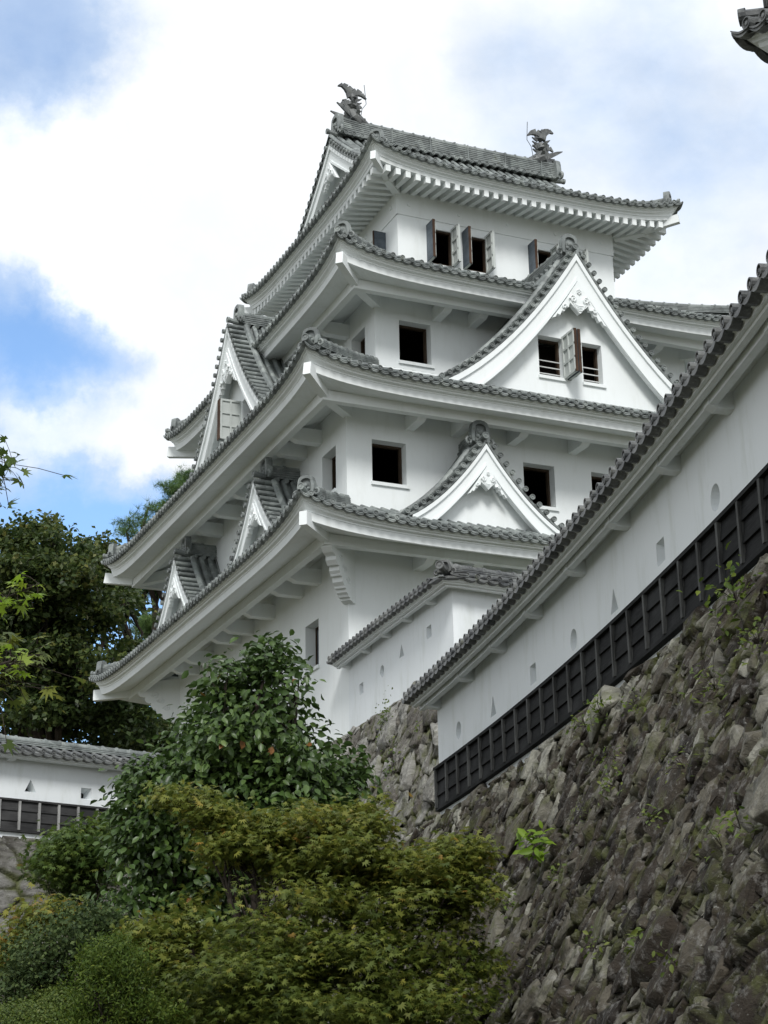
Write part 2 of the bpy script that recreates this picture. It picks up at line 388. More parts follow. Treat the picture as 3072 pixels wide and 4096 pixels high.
def window(parent, fn, h, sill=True, rails=0, reveal=.26, panes=False, label=None):
    h0, h1, g0, g1 = h; mb = MB(); t = .045
    for (a, b, c, d) in ((h0, h0+t, g0, g1), (h1-t, h1, g0, g1), (h0+t, h1-t, g1-t, g1), (h0+t, h1-t, g0, g0+t)):
        mb.fbox(fn, a, b, -reveal-.06, -reveal+.03, c, d)
    wo_ = mb.build('window', FRAMEWOOD, parent)
    if label: wo_['label'] = label
    if sill:
        mb = MB(); mb.fbox(fn, h0-.03, h1+.05, -.1, .045, g0-.075, g0-.002); mb.build('sill', PLASTER, wo_)
    for i in range(rails):
        mb = MB(); zz = g0+(g1-g0)*(.14+.16*i); mb.fbox(fn, h0, h1, -.20, -.18, zz, zz+.022); mb.build('rail', RAIL, wo_)
    return wo_
def shutter(win, fn, a, g0, g1, ln, th=.04, face=-1, lean=0.0, edge=1):
    """leaf standing open, hinged at a on the wall, reaching ln outwards; face = side that shows the ribbed inner face"""
    mb = MB(); F = lambda q, o, z: fn(a+q+lean*o, o, z)
    mb.fbox(F, -th/2, th/2, .0, ln, g0, g1, 0)
    e = th/2
    s0, s1 = (-e-.028, -e) if face < 0 else (e, e+.028)
    for z in np.linspace(g0, g1-.05, 4): mb.fbox(F, s0, s1, .0, ln, z, z+.05, 0)
    for o in ((0, .045), (ln-.045, ln)) + (((ln/2-.02, ln/2+.02),) if ln > .42 else ()): mb.fbox(F, s0-.004, s1+.004, o[0], o[1], g0, g1, 0)
    mb.fbox(F, -e-.01, e+.01, ln+.001, ln+.018, g0, g1, edge)
    d0, d1 = (e+.002, e+.014) if face < 0 else (-e-.014, -e-.002)
    mb.fbox(F, d0, d1, .0, ln-.003, g0+.004, g1-.004, 2)
    return mb.build('shutter', [SHUTTER, WOOD, SHUT_DARK], win)
FRAMEWOOD = mat_wood('frame_wood', (.02, .015, .011), (.06, .04, .026), (10, 10, 1))
# ------------------------------------------------------------------ the keep
W_, L_ = 10.55, 11.4
castle = thing('castle_keep', 'white plastered four tier castle keep with curved grey tiled roofs, gables and fish finials', 'castle', (0, 0, 8.6))
R0 = (0, 0, W_, L_); R3 = (1.24, 1.24, W_-1.24, L_-1.24); R4 = (2.35, 2.35, 8.2, 9.05)
WIN = {  # tier: (rect, z0, z1, {side: holes})
 0: (R0, 8.6, 17.2, {0: [(.57, 1.35, 14.55, 15.49), (4.12, 4.88, 14.5, 15.46), (5.8, 6.56, 14.5, 15.46), (9.2, 9.98, 14.55, 15.49)],
                     1: [(.59, 1.36, 14.52, 15.49), (10.04, 10.81, 14.52, 15.49), (1.62, 2.38, 11.0, 12.0), (4.75, 5.52, 11.0, 12.0), (6.3, 7.0, 11.0, 12.0), (9.02, 9.8, 11.0, 11.96)]}),
 1: (R3, 16.2, 20.15, {0: [(.58, 1.36, 18.0, 18.99), (6.71, 7.49, 18.0, 18.99)], 1: [(.58, 1.36, 17.98, 18.98), (7.56, 8.34, 17.98, 18.98)]}),
 2: (R4, 19.6, 23.12, {0: [(.80, 1.42, 21.2, 22.12), (1.74, 2.33, 21.2, 22.12), (3.52, 4.12, 21.2, 22.12), (4.3, 4.9, 21.2, 22.12)], 1: [(.74, 1.3, 21.2, 22.12), (2.6, 3.2, 21.2, 22.12)]})}
for tier, (rc, z0, z1, hol) in WIN.items():
    mb = MB(); mi = MB()
    for k in range(4):
        fn, L = side_fn(rc, k); hs = hol.get(k, [])
        wall_face(mb, fn, 0, L, z0, z1, hs, .26 if tier < 2 else .07)
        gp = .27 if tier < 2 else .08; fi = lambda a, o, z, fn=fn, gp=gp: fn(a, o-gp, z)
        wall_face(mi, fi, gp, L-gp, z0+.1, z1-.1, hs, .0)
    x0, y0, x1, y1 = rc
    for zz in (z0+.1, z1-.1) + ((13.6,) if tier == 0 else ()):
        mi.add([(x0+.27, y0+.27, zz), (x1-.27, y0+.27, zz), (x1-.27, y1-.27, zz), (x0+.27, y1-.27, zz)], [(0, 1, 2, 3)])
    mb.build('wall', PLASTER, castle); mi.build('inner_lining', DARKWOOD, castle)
    for k, hs in hol.items():
        fn, L = side_fn(rc, k)
        for h in hs:
            wv = window(castle, fn, h, sill=(tier < 2), reveal=.26 if tier < 2 else .07)
            if tier == 2 and k == 0:
                shutter(wv, fn, h[0]-.02, h[2], h[3]+.06, .33, face=1); shutter(wv, fn, h[1]+.02, h[2], h[3]+.06, .33, face=-1, edge=0)  # right leaf's free edge is pale: light on it put into the colour
                mbx = MB(); mbx.fbox(fn, h[0]+.30, h[1]-.05, -.22, -.08, h[2]-.01, h[2]+.05); mbx.build('ledge', PALEWOOD, wv)
            if tier == 2 and k == 1: shutter(wv, fn, h[0]-.02, h[2], h[3]+.06, .3, face=1)
            if tier == 0 and k == 1 and h[2] < 12:
                mbx = MB(); mbx.fbox(fn, h[0]+.03, h[1]-.03, -.30, -.255, h[2]+.03, h[3]-.03); mbx.build('pane', SHUT_DARK, wv)
# horizontal tie band and corner posts of the top storey
mb = MB()
for k in range(4):
    fn, L = side_fn(R4, k); mb.fbox(fn, -.02, L+.02, -.05, .022, 22.33, 22.95)
    mb.fbox(fn, -.022, .24, -.05, .024, 22.96, 23.3); mb.fbox(fn, L-.24, L+.022, -.05, .024, 22.96, 23.3)
    for i in range(5):
        a = .3+(L-.6)*i/4
        mb.prism([(a+.05*math.cos(t), 22.62+.05*math.sin(t)) for t in np.linspace(0, 2*PI, 6, endpoint=False)], fn, .022, .045)
mb.build('wall_band', PLASTER, castle)

E1 = Roof((0, 0, W_, 12.1), 1.70, 13.15, 0.0, .50, A=.41, K=1.05)
E2 = Roof((0, 0, W_, 12.1), 1.53, 16.36, -1.24, .52, A=.42, K=.9)
E3 = Roof((1.24, 1.24, W_-1.24, 10.6), 1.54, 19.64, -1.11, .52, A=.42, K=.9)
def eave_parts(E, name_label, zb, rafters=False, beams=True):
    roof = bpy.data.objects.new('roof', None)
    mb = MB(); E.tiles(mb); roof = mb.build('roof', TILE, castle); roof['label'] = name_label
    om, zc = E.om, E.zc
    f0 = om-.22
    prof = [(om-.055, zc-.105, .97), (om-.06, zc-.135, .95), (om-.095, zc-.143, .94), (om-.10, zc-.178, .92), (om-.135, zc-.186, .90), (om-.14, zc-.218, .86), (om-.185, zc-.228, .78), (f0+.014, zc-.232, .70),
            (f0+.014, zc-.255, .69), (f0, zc-.262, .68)]
    mb = MB()
    if not rafters:
        prof += [(f0-.012, zc-.405, .62), (om-.30, zc-.405, .58), (.86, zb+.20, .10), (.70, zb+.21, 0), (-.02, zb+.50, 0)]
    else:
        prof += [(f0-.005, zc-.31, .66), (om-.26, zc-.315, .62), (.30, zc-.12, .2), (-.02, zc+.02, 0)]
    E.sweep(mb, prof); mb.build('eave_cornice', PLASTER, roof)
    if not rafters:
        for k in E.sides:
            mb = MB(); E.sweep(mb, [(.70, zb, 0), (.86, zb, 0), (.86, zb+.215, 0), (.70, zb+.235, 0)], sides=(k,), closed=True); mb.build('eave_beam', PLASTER, roof)
    for i in range(4):
        cx, sx, cy, sy = E.corner(i); P = lambda o, z: np.array([cx+sx*o, cy+sy*o, z])
        # hip ridge on the corner
        os_ = np.linspace(om-.28, max(E.otop, E.otop), 9) if E.otop < om else []
        pts = [P(o, E.hipz(o)+.03) for o in os_]
        mb = MB(); stacked_ridge(mb, pts, .17, .16, 4, .062); mb.build('hip_ridge', TILE, roof)
        out = np.array([sx, sy, 0.0])
        ridge_end_tile('ridge_end_tile', roof, P(om-.24, E.hipz(om-.2)-.01), out, .33, .38)
        # hip rafter with its block end
        mb = MB(); lf = E.A
        zt = zc-.405+.60*lf
        if not rafters:
            mb.beam(P(.80, zb+.33), P(om-.12, zt+.12), .16, .28); mb.beam(P(-.15, zb+.36), P(.80, zb+.27), .20, .26)
        else:
            mb.beam(P(-.1, zc-.05), P(.45, zc-.14), .18, .26); mb.beam(P(.45, zc-.14), P(om-.02, zt+.14), .18, .22)
        if castle['category'] == 'castle': mb.build('hip_rafter', PLASTER, roof)
    return roof
roof1 = eave_parts(E1, 'lowest skirt roof with two small gables on each visible side', 12.76)
roof2 = eave_parts(E2, 'second roof carrying the large gables', 15.83)
roof3 = eave_parts(E3, 'third skirt roof below the top storey', 19.13)
def brackets(rect, k, poss, zb, parent):
    fn, L = side_fn(rect, k)
    for a in poss:
        mb = MB(); mb.prism([(-.05, zb+.28), (-.05, zb-.03), (.55, zb-.03), (.70, zb+.04), (.84, zb+.10), (.84, zb+.28)], (lambda q, o, z, a=a, fn=fn: fn(a+o, q, z)), -.10, .10)
        mb.build('bracket', PLASTER, parent)
brackets(R0, 0, [1.54, 2.62, 3.84, 5.34, 6.7, 7.95, 9.1], 12.73, roof1)
brackets(R0, 1, [1.55, 2.55, 4.33, 5.7, 6.6, 8.6, 9.65], 12.73, roof1)
brackets(R0, 0, [1.44, 2.5, 3.84, 5.34, 6.7, 7.95, 9.1], 15.83, roof2)
brackets(R0, 1, [1.45, 2.35, 3.8, 5.2, 6.6, 8.0, 9.6], 15.83, roof2)
brackets(R3, 0, [1.5, 2.4, 3.6, 4.8, 6.0, 7.0], 19.13, roof3)
brackets(R3, 1, [1.55, 2.9, 4.2, 5.6, 7.0], 19.13, roof3)
# carved corner brackets of the lowest tier
def carved_bracket(cx, cy, sx, sy, parent):
    d = np.array([sx, sy, 0.0]); sd = np.array([-sy, sx, 0.0])/math.sqrt(2)
    fn = lambda a, o, z: tuple(np.array([cx, cy, 0.0])+d*a+sd*o+np.array([0, 0, z]))
    low = []   # scalloped lower edge from beam corner to wall
    P = [(.78, 12.72), (.62, 12.60), (.60, 12.48), (.50, 12.44), (.47, 12.30), (.40, 12.26), (.33, 12.10), (.26, 12.06), (.20, 11.97), (.12, 11.93), (.06, 11.88), (-.1, 11.88)]
    for (a, z), (b, y) in zip(P[:-1], P[1:]):
        low.append((a, z)); low.append(((a+b)/2+.022, (z+y)/2-.022))
    low.append(P[-1]); mb = MB(); mb.prism(low+[(-.1, 13.0), (.78, 13.0)], fn, -.11, .11)
    for j, (a, z) in enumerate(((.30, 12.45), (.18, 12.25), (.42, 12.62))):
        for sg in (-1, 1):
            Q = []
            for t in np.linspace(0, 3*PI, 16):
                r = .085*(1-t/(3.6*PI)); Q.append(fn(a+r*math.cos(t), sg*.115, z+r*math.sin(t)))
            mb.tube(Q, .014, 5)
    mb.build('carved_bracket', PLASTER, parent)
carved_bracket(0, 0, -1, -1, roof1); carved_bracket(0, L_, -1, 1, roof1); carved_bracket(W_, 0, 1, -1, roof1)
# ------------------------------------------------------------------ top roof (hip and gable)
E4 = Roof((2.35, 2.35, 8.45, 9.1), 1.15, 23.2, .30, .52, A=.43, K=.95)
roof4 = None
def top_roof():
    mb = MB(); GX0, GX1 = 2.05, 8.75; YC = 5.72; ZR = 26.22
    half = YC-(2.35-1.15)      # horizontal run eave -> ridge
    zr = lambda d: ZR-.95*d+.0585*d*d       # height at distance d from the ridge
    E4.tiles(mb, 4)
    # main slopes between the gables
    p = .225; n = int((GX1-GX0)/p); xs = [GX0+(GX1-GX0)*(i+.5)/n for i in range(n)]
    for sg in (-1, 1):
        D = np.linspace(.0, half-.82, 10)
        for i in range(n):
            l = GX0+(GX1-GX0)*i/n; r = GX0+(GX1-GX0)*(i+1)/n
            mb.grid([[(l+(r-l)*q, YC+sg*d, zr(d)-.04*(math.sin(PI*q))*-1-.03) for d in D] for q in (0, .25, .5, .75, 1)])
            P = []
            for d in D: P.append([((l+.062*math.cos(t)), YC+sg*d, zr(d)+.045+.066*math.sin(t)) for t in np.linspace(-.3, PI+.3, 7)])
            mb.grid(P)
        # side skirts above the hips, below the gable
    roof = mb.build('roof', TILE, castle); roof['label'] = 'top hip and gable roof with fish finials on its ridge'
    # ends of the skirt under the gables
    mb = MB()
    for gx, sg in ((GX0, -1), (GX1, 1)):
        xo = 2.35-.30 if sg < 0 else 8.45+.30
        mb.add([(xo, 2.35, 23.2+.36), (xo, 9.1, 23.2+.36), (gx-sg*.4, 9.1, 23.9), (gx-sg*.4, 2.35, 23.9)], [(0, 1, 2, 3)])
    mb.build('gable_skirt', TILE, roof)
    om, zc = E4.om, E4.zc; mb = MB(); f0 = om-.22
    prof = [(om-.055, zc-.105, .97), (om-.06, zc-.135, .95), (om-.095, zc-.143, .94), (om-.10, zc-.178, .92), (om-.135, zc-.186, .90), (om-.14, zc-.218, .86), (om-.185, zc-.228, .78), (f0+.02, zc-.232, .70),
            (f0+.02, zc-.262, .69), (f0, zc-.27, .68), (f0-.005, zc-.355, .66), (om-.30, zc-.355, .62), (.30, zc-.24, .2), (-.02, zc-.14, 0)]
    E4.sweep(mb, prof); mb.build('eave_cornice', PLASTER, roof)
    for k in (0, 1, 3):                 # exposed rafters, each its own part
        fn, L = side_fn(E4.rect, k); n = int((L+1.5)/.25); 
        for i in range(n):
            a = -.75+(L+1.5)*(i+.5)/n; oi = max(-.02, -a+.05, a-L+.05); oo = f0-.006
            if oo-oi < .12: continue
            lf = E4.lift(a, L); z1 = zc-.345+.64*lf; z0 = zc-.135+(.15*lf if oi > 0 else 0); zi = z0+(z1-z0)*(oi+.02)/(oo+.02)
            mb = MB(); fo = lambda q, o, z, a=a: fn(a+q, o, z)
            hh = .17
            mb.hexa([fo(-.06, oi, zi-hh), fo(.06, oi, zi-hh), fo(.06, oo, z1-hh+.012), fo(-.06, oo, z1-hh+.012), fo(-.06, oi, zi), fo(.06, oi, zi), fo(.06, oo, z1), fo(-.06, oo, z1)])
            mb.build('rafter', PLASTER, roof)
    for i in range(4):
        cx, sx, cy, sy = E4.corner(i); P = lambda o, z: np.array([cx+sx*o, cy+sy*o, z])
        pts = [P(o, E4.hipz(o)+.03) for o in np.linspace(om-.28, -.05, 8)]
        mb = MB(); stacked_ridge(mb, pts, .17, .16, 4, .062); mb.build('hip_ridge', TILE, roof)
        ridge_end_tile('ridge_end_tile', roof, P(om-.24, E4.hipz(om-.2)-.01), np.array([sx, sy, 0.0]), .33, .38)
        mb = MB(); mb.beam(P(-.1, zc-.10), P(.45, zc-.10), .17, .26); mb.beam(P(.42, zc-.10), P(om-.09, zc-.355+.62*E4.A+.10), .13, .22); mb.build('hip_rafter', PLASTER, roof)
    # main ridge
    xs = np.linspace(2.25, 8.62, 22); mb = MB(); sag = lambda x: .07*((x-5.43)/3.3)**2
    stacked_ridge(mb, [(x, YC, ZR+.07+sag(x)) for x in xs], .30, .46, 8, .085)
    for sg in (-1, 1):
        fr_ = lambda a, o, z, sg=sg: (a, YC+sg*o, z)
        for i in range(28):
            a = 2.4+6.1*i/27; P = [[fr_(a+.055*math.cos(t), o, ZR+.06+sag(a)+.055*math.sin(t)) for t in np.linspace(0, 2*PI, 8, endpoint=False)] for o in (.1, .21)]
            mb.grid(P, close=True); disc_tile(mb, fr_, a, .22, ZR+.06+sag(a), .06)
        mb.fbox(fr_, 2.3, 8.6, .1, .17, ZR+.09, ZR+.15)
    for i in (3, 6, 9, 12, 15):
        x = 2.6+.37*i; mb.box(x, YC-.16, ZR+.1, x+.03, YC+.16, ZR+.56)
    mb.build('main_ridge', TILE, roof)
    for x, d in ((2.22, -1), (8.66, 1)): ridge_end_tile('ridge_end_tile', roof, (x, YC, ZR+.08), (d, 0, 0), .50, .62)
    # gable ends
    for gx, sg, ln in ((GX0, -1, 1), (GX1, 1, 1)):
        fn = (lambda a, o, z, gx=gx, sg=sg: (gx+sg*o, YC+a, z))
        gable_front(roof, fn, 25.98, 1.95, 23.75, .92, .055, .46, .34, 0.0, pend=.62, roll_back=.34)
    # fish finials and lightning rods
    finial(roof, np.array([2.72, YC, ZR+.52]), -1); finial(roof, np.array([8.22, YC, ZR+.52]), 1)
    for x0, x1 in ((3.05, 3.02), (7.86, 7.84)):
        mb = MB(); zb = ZR+.55; P = [(x0-.05, YC, zb), (x0-.14, YC, zb+.25), (x0-.10, YC, zb+.5), (x0+.02, YC, zb+.68), (x1, YC, zb+1.25)]
        if x0 > 5: P = [(2*x0-x, y, z) for x, y, z in P]
        mb.tube(P, .010, 5); mb.build('lightning_rod', ROD, roof)
    return roof
def finial(parent, base, d):
    """roof fish: head down on the ridge, body rising, forked tail on top, fins to the outside; d = outward x direction"""
    mb = MB(); B = lambda x, y, z: base+np.array([d*x, y, z])
    path = [(-.30, .06), (-.14, .10), (.02, .20), (.09, .36), (.06, .52), (.02, .66), (.03, .80), (.06, .90)]
    rad = [.12, .18, .21, .19, .155, .125, .10, .07]
    mb.tube([B(x, 0, z) for x, z in path], rad, 10)
    mb.tube([B(-.42, 0, .02), B(-.30, 0, .05), B(-.18, 0, .10)], [.07, .13, .14], 9)      # snout
    for sy in (-1, 1): sphere(mb, B(-.24, sy*.11, .15), .045)
    def lobe(p0, pts, w0, th=.03):
        P = [np.array(B(*q)) for q in [p0]+pts]; n = len(P)
        for i in range(n-1):
            wa = w0*(1-i/(n-1))**.7+.008; wb = w0*(1-(i+1)/(n-1))**.7+.008
            t = P[i+1]-P[i]; nn = np.array([-t[2], 0, t[0]]); nn /= np.linalg.norm(nn)+1e-9
            y = np.array([0, th*(1-.6*i/n), 0])
            mb.hexa([P[i]-nn*wa-y, P[i]+nn*wa-y, P[i]+nn*wa+y, P[i]-nn*wa+y, P[i+1]-nn*wb-y, P[i+1]+nn*wb-y, P[i+1]+nn*wb+y, P[i+1]-nn*wb+y])
    lobe((.04, 0, .84), [(.10, 0, .97), (.20, 0, 1.07), (.32, 0, 1.13), (.45, 0, 1.08)], .14, .05)
    lobe((.04, .02, .84), [(.02, .02, .95), (-.08, .02, 1.02), (-.22, .02, .98), (-.36, .02, .86)], .14, .05)
    lobe((.03, 0, .88), [(.06, 0, 1.02), (.10, 0, 1.14)], .06)
    lobe((-.04, 0, .52), [(-.14, 0, .58), (-.22, 0, .55)], .07)
    lobe((.10, 0, .44), [(.20, .0, .56), (.30, .0, .60), (.42, .0, .50)], .12, .04)
    lobe((.10, .03, .60), [(.20, .03, .70), (.32, .03, .70)], .07)
    for sy in (-1, 1):
        lobe((.12, sy*.10, .22), [(.28, sy*.16, .28), (.44, sy*.20, .36), (.58, sy*.22, .42)], .07)
        lobe((-.02, sy*.12, .18), [(-.02, sy*.24, .30), (.04, sy*.30, .42)], .06)
    for i in range(4):
        z = .40+.12*i; lobe((-.05, 0, z), [(-.14, 0, z+.02), (-.22, 0, z+.07)], .035, .02)
    for sy in (-1, 1): lobe((.05, sy*.08, .50), [(.10, sy*.18, .62), (.20, sy*.24, .68)], .07, .02)
    mb.build('fish_finial', TILE_DARK, parent)
def gable_front(parent, fn, za, hw, zbase, k1, k2, bw, depth, sag, pend=1.0, roll_back=.30, win=None, discs=True):
    """bargeboards, verge tiles, pendant and recessed wall of one gable; fn(a,o,z) with o=0 at the board's face"""
    top = lambda a: za-k1*abs(a)+k2*a*a
    for sg in (-1, 1):
        A = np.linspace(0, hw, 13); mb = MB()
        bwf = lambda a: bw*(1.12-.12*min(1, a/(hw*.4)))
        def band(o0, o1, u0, u1):
            G = []
            for a in A:
                t = top(a); b = bwf(a); G.append([fn(sg*a, o0, t-b*u0), fn(sg*a, o1, t-b*u0), fn(sg*a, o1, t-b*u1), fn(sg*a, o0, t-b*u1)])
            mb.grid(G, close=True)
        band(-.10, 0, .0, 1.0); band(-.05, .045, -.02, .22); band(-.05, .022, .82, .97)
        # soffit back to the wall
        mb.grid([[fn(sg*a, -.10, top(a)-bwf(a)*.55), fn(sg*a, -depth-.15, top(a)-bwf(a)*.55)] for a in A])
        mb.build('bargeboard', PLASTER, parent)
    # verge tiles
    mb = MB()
    for sg in (-1, 1):
        A = np.linspace(0, hw+.12, 80); pts = np.array([[a, top(a)] for a in A]); cum = np.concatenate([[0], np.cumsum(np.linalg.norm(np.diff(pts, axis=0), axis=1))])
        n = int((cum[-1]-.08)/.222); lay = []
        for i in range(n+1):
            q = .13+i*.222
            if q > cum[-1]: break
            a = np.interp(q, cum, pts[:, 0]); z = np.interp(q, cum, pts[:, 1]); sl = -k1+2*k2*a; nx, nz = -sl/math.hypot(1, sl), 1/math.hypot(1, sl)
            lay.append((a, z, nx, nz))
        for i, (a, z, nx, nz) in enumerate(lay):
            ca, cz = sg*(a+nx*.125), z+nz*.125
            P = [[fn(ca+.052*math.cos(t), o, cz+.052*math.sin(t)) for t in np.linspace(0, 2*PI, 9, endpoint=False)] for o in (.07, -roll_back)]
            mb.grid(P, close=True); disc_tile(mb, fn, ca, .10, cz, .058)
            if i+1 < len(lay):
                a2, z2, nx2, nz2 = lay[i+1]; G = []
                for q in np.linspace(0, 1, 5):
                    aa = a+(a2-a)*q; zz = z+(z2-z)*q; s_ = .10-.035*math.sin(PI*q); s2 = s_-.05
                    G.append([fn(sg*(aa+nx*s_), -roll_back, zz+nz*s_), fn(sg*(aa+nx*s_), .05, zz+nz*s_), fn(sg*(aa+nx*s2), .05, zz+nz*s2), fn(sg*(aa+nx*s2), -.05, zz+nz*s2)])
                mb.grid(G)
        # under-tile board and the long roll behind the verge
        G = []
        for a in np.linspace(0, hw+.1, 14):
            sl = -k1+2*k2*a; nx, nz = -sl/math.hypot(1, sl), 1/math.hypot(1, sl)
            G.append([fn(sg*(a+nx*u), o, top(a)+nz*u) for u, o in ((.0, -.02), (.02, .055), (.05, .058), (.06, -roll_back))])
        mb.grid(G)
        P = []
        for a in np.linspace(.05, hw+.1, 14):
            sl = -k1+2*k2*a; nx, nz = -sl/math.hypot(1, sl), 1/math.hypot(1, sl); P.append(fn(sg*(a+nx*.16), -roll_back-.06, top(a)+nz*.16))
        mb.tube(P, .075, 8)
    mb.build('verge_tiles', TILE, parent)
    # carved pendant
    if pend:
        s_ = pend; z0 = za-bw*1.12-.0; mb = MB(); f2 = lambda a, o, z: fn(a*s_, o, z0+z*s_*1.22)
        half = [(0, .0), (.07, -.10), (.16, -.20), (.22, -.30), (.26, -.40), (.24, -.50), (.17, -.56), (.10, -.62), (.04, -.67), (0, -.70)]
        mb.prism([(-a, z) for a, z in half[1:-1]][::-1]+[half[0]]+half[1:], f2, -.06, .06)
        for sg in (-1, 1):
            wing = [(.10, -.14), (.30, -.38), (.55, -.66), (.78, -.90), (.70, -.88), (.64, -.80), (.56, -.82), (.50, -.72), (.42, -.72), (.38, -.62), (.30, -.62), (.26, -.52)]
            wing = [(sg*a*.92, z*.98+.02) for a, z in wing]; mb.prism(wing, f2, -.06, .035)
            Q = []
            for t in np.linspace(0, 2.7*PI, 20):
                r = .085*(1-t/(3.2*PI)); Q.append(f2(sg*(.17+r*math.cos(t)), .075, -.42+r*math.sin(t)))
            mb.tube(Q, .030*s_, 6)
            Q = []
            for t in np.linspace(0, 2.2*PI, 16):
                r = .06*(1-t/(2.8*PI)); Q.append(f2(sg*(.40-r*math.cos(t)), .06, -.60+r*math.sin(t)))
            mb.tube(Q, .024*s_, 6)
            for j in range(4):
                Q = [f2(sg*q*.20*(1-j*.12), .065, -.54-.035*j+q*q*.08) for q in np.linspace(0, 1, 5)]; mb.tube(Q, .014*s_, 5)
        for j in range(6):
            t = PI/6+j*PI/3; sphere(mb, f2(.045*math.cos(t), .075, -.24+.045*math.sin(t)), .026*s_, 6, 5)
        sphere(mb, f2(0, .085, -.24), .022*s_, 6, 5)
        mb.build('gable_pendant', PLASTER, parent)
    # recessed wall with optional openings
    mb = MB(); holes = win or []
    A = sorted({*np.linspace(-hw, hw, 25), *[h[0] for h in holes], *[h[1] for h in holes]})
    for a, b in zip(A[:-1], A[1:]):
        c = (a+b)/2; ta, tb = max(zbase, top(a)-.1), max(zbase, top(b)-.1); hs = [h for h in holes if h[0] < c < h[1]]
        if not hs: mb.add([fn(a, -depth, zbase), fn(b, -depth, zbase), fn(b, -depth, tb), fn(a, -depth, ta)], [(0, 1, 2, 3)])
        else:
            h = hs[0]; mb.add([fn(a, -depth, zbase), fn(b, -depth, zbase), fn(b, -depth, h[2]), fn(a, -depth, h[2])], [(0, 1, 2, 3)]); mb.add([fn(a, -depth, h[3]), fn(b, -depth, h[3]), fn(b, -depth, tb), fn(a, -depth, ta)], [(0, 1, 2, 3)])
    fw_ = lambda a, o, z: fn(a, o-depth, z)
    for (h0, h1, g0, g1) in holes:
        q = [(h0, g0), (h1, g0), (h1, g1), (h0, g1)]
        for i in range(4):
            (a, z), (b, y) = q[i], q[(i+1) % 4]; mb.add([fw_(a, 0, z), fw_(b, 0, y), fw_(b, -.22, y), fw_(a, -.22, z)], [(0, 1, 2, 3)])
    mb.build('gable_wall', PLASTER, parent)
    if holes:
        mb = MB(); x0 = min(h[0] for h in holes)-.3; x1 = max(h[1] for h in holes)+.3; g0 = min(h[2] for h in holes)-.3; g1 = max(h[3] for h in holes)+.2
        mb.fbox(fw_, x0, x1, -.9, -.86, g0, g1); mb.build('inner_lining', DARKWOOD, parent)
    return fw_
def dormer_gable(name_label, side, rect, c, of, za, hw, zbase, k1, k2, bw, depth, oback, pend, win=None):
    f0, L = side_fn(rect, side); fn = lambda a, o, z: f0(c+a, of+o, z)
    top = lambda a: za-k1*abs(a)+k2*a*a
    mb = MB()
    for sg in (-1, 1):           # slopes behind the verge
        A = np.linspace(0, hw+.35, 12); n = max(2, int((of+.0-oback)/.225)); 
        G = [[fn(sg*a, o, top(a)+.10) for o in (-.28, oback-of)] for a in A]; mb.grid(G)
        for i in range(n):
            o = -.62-i*.225
            if o < oback-of: break
            P = []
            for a in A:
                sl = -k1+2*k2*a; nx, nz = -sl/math.hypot(1, sl), 1/math.hypot(1, sl)
                P.append([fn(sg*(a+nx*(.11+.05*math.sin(t))), o+.062*math.cos(t), top(a)+nz*(.11+.055*math.sin(t))) for t in np.linspace(-.2, PI+.2, 6)])
            mb.grid(P)
    g = mb.build('gable', TILE, castle); g['label'] = name_label
    fw_ = gable_front(g, fn, za, hw, zbase, k1, k2, bw, depth, 0, pend, .32, win)
    pts = [fn(0, o, za+.12+.03*((o+.2)/-2)**2) for o in np.linspace(-.22, oback-of, 8)]
    mb = MB(); stacked_ridge(mb, pts, .22, .26, 5, .07)
    for i in range(int(max(0, (of-oback-.4)/.22))):
        o = -.45-.22*i
        for sg in (-1, 1):
            P = np.array(fn(sg*.10, o, za+.10)); Q = np.array(fn(sg*.18, o, za+.06)); mb.tube([P, Q], .055, 8)
    mb.build('gable_ridge', TILE, g)
    out = np.array(fn(0, 1, 0))-np.array(fn(0, 0, 0))
    ridge_end_tile('ridge_end_tile', g, fn(0, -.24, za+.12), out, .40, .50)
    return g, fw_
roof4 = top_roof()
SM = dict(za=15.27, hw=1.72, zbase=13.55, k1=1.482, k2=.263, bw=.43, depth=.25, oback=-.05, pend=.62)
dormer_gable('small gable nearest the corner on the right face', 0, R0, 2.68, 1.05, **SM)
dormer_gable('small gable further along the right face', 0, R0, 7.87, 1.05, **SM)
dormer_gable('small gable nearest the corner on the left face', 1, R0, 2.75, 1.02, **SM)
dormer_gable('small gable at the far end of the left face', 1, R0, 8.5, 1.02, **SM)
BG = dict(za=20.35, hw=3.35, zbase=16.6, k1=1.583, k2=.151, bw=.60, depth=.29, oback=-2.3, pend=.95)
g, fw_ = dormer_gable('large gable with open shutters on the right face', 0, R0, 5.32, .68, win=[(-.90, -.28, 17.40, 18.36), (.20, .70, 17.40, 18.36)], **BG)
for h in ((-.90, -.28, 17.40, 18.36), (.20, .70, 17.40, 18.36)): wv = window(g, fw_, h, sill=True, rails=3, reveal=.22)
shutter(wv, fw_, -.26, 17.38, 18.40, .52, face=-1); shutter(wv, fw_, -.17, 17.38, 18.40, .50, face=1, lean=.02)
g, fw_ = dormer_gable('large gable with an open shutter on the left face', 1, R0, 5.72, .66, win=[(-.80, -.22, 17.40, 18.36), (.22, .8, 17.40, 18.36)], **BG)
for h in ((-.80, -.22, 17.40, 18.36), (.22, .8, 17.40, 18.36)): wv = window(g, fw_, h, sill=True, rails=3, reveal=.22)
shutter(wv, fw_, -.10, 17.38, 18.40, .52, face=-1); shutter(wv, fw_, .0, 17.38, 18.40, .52, face=1)


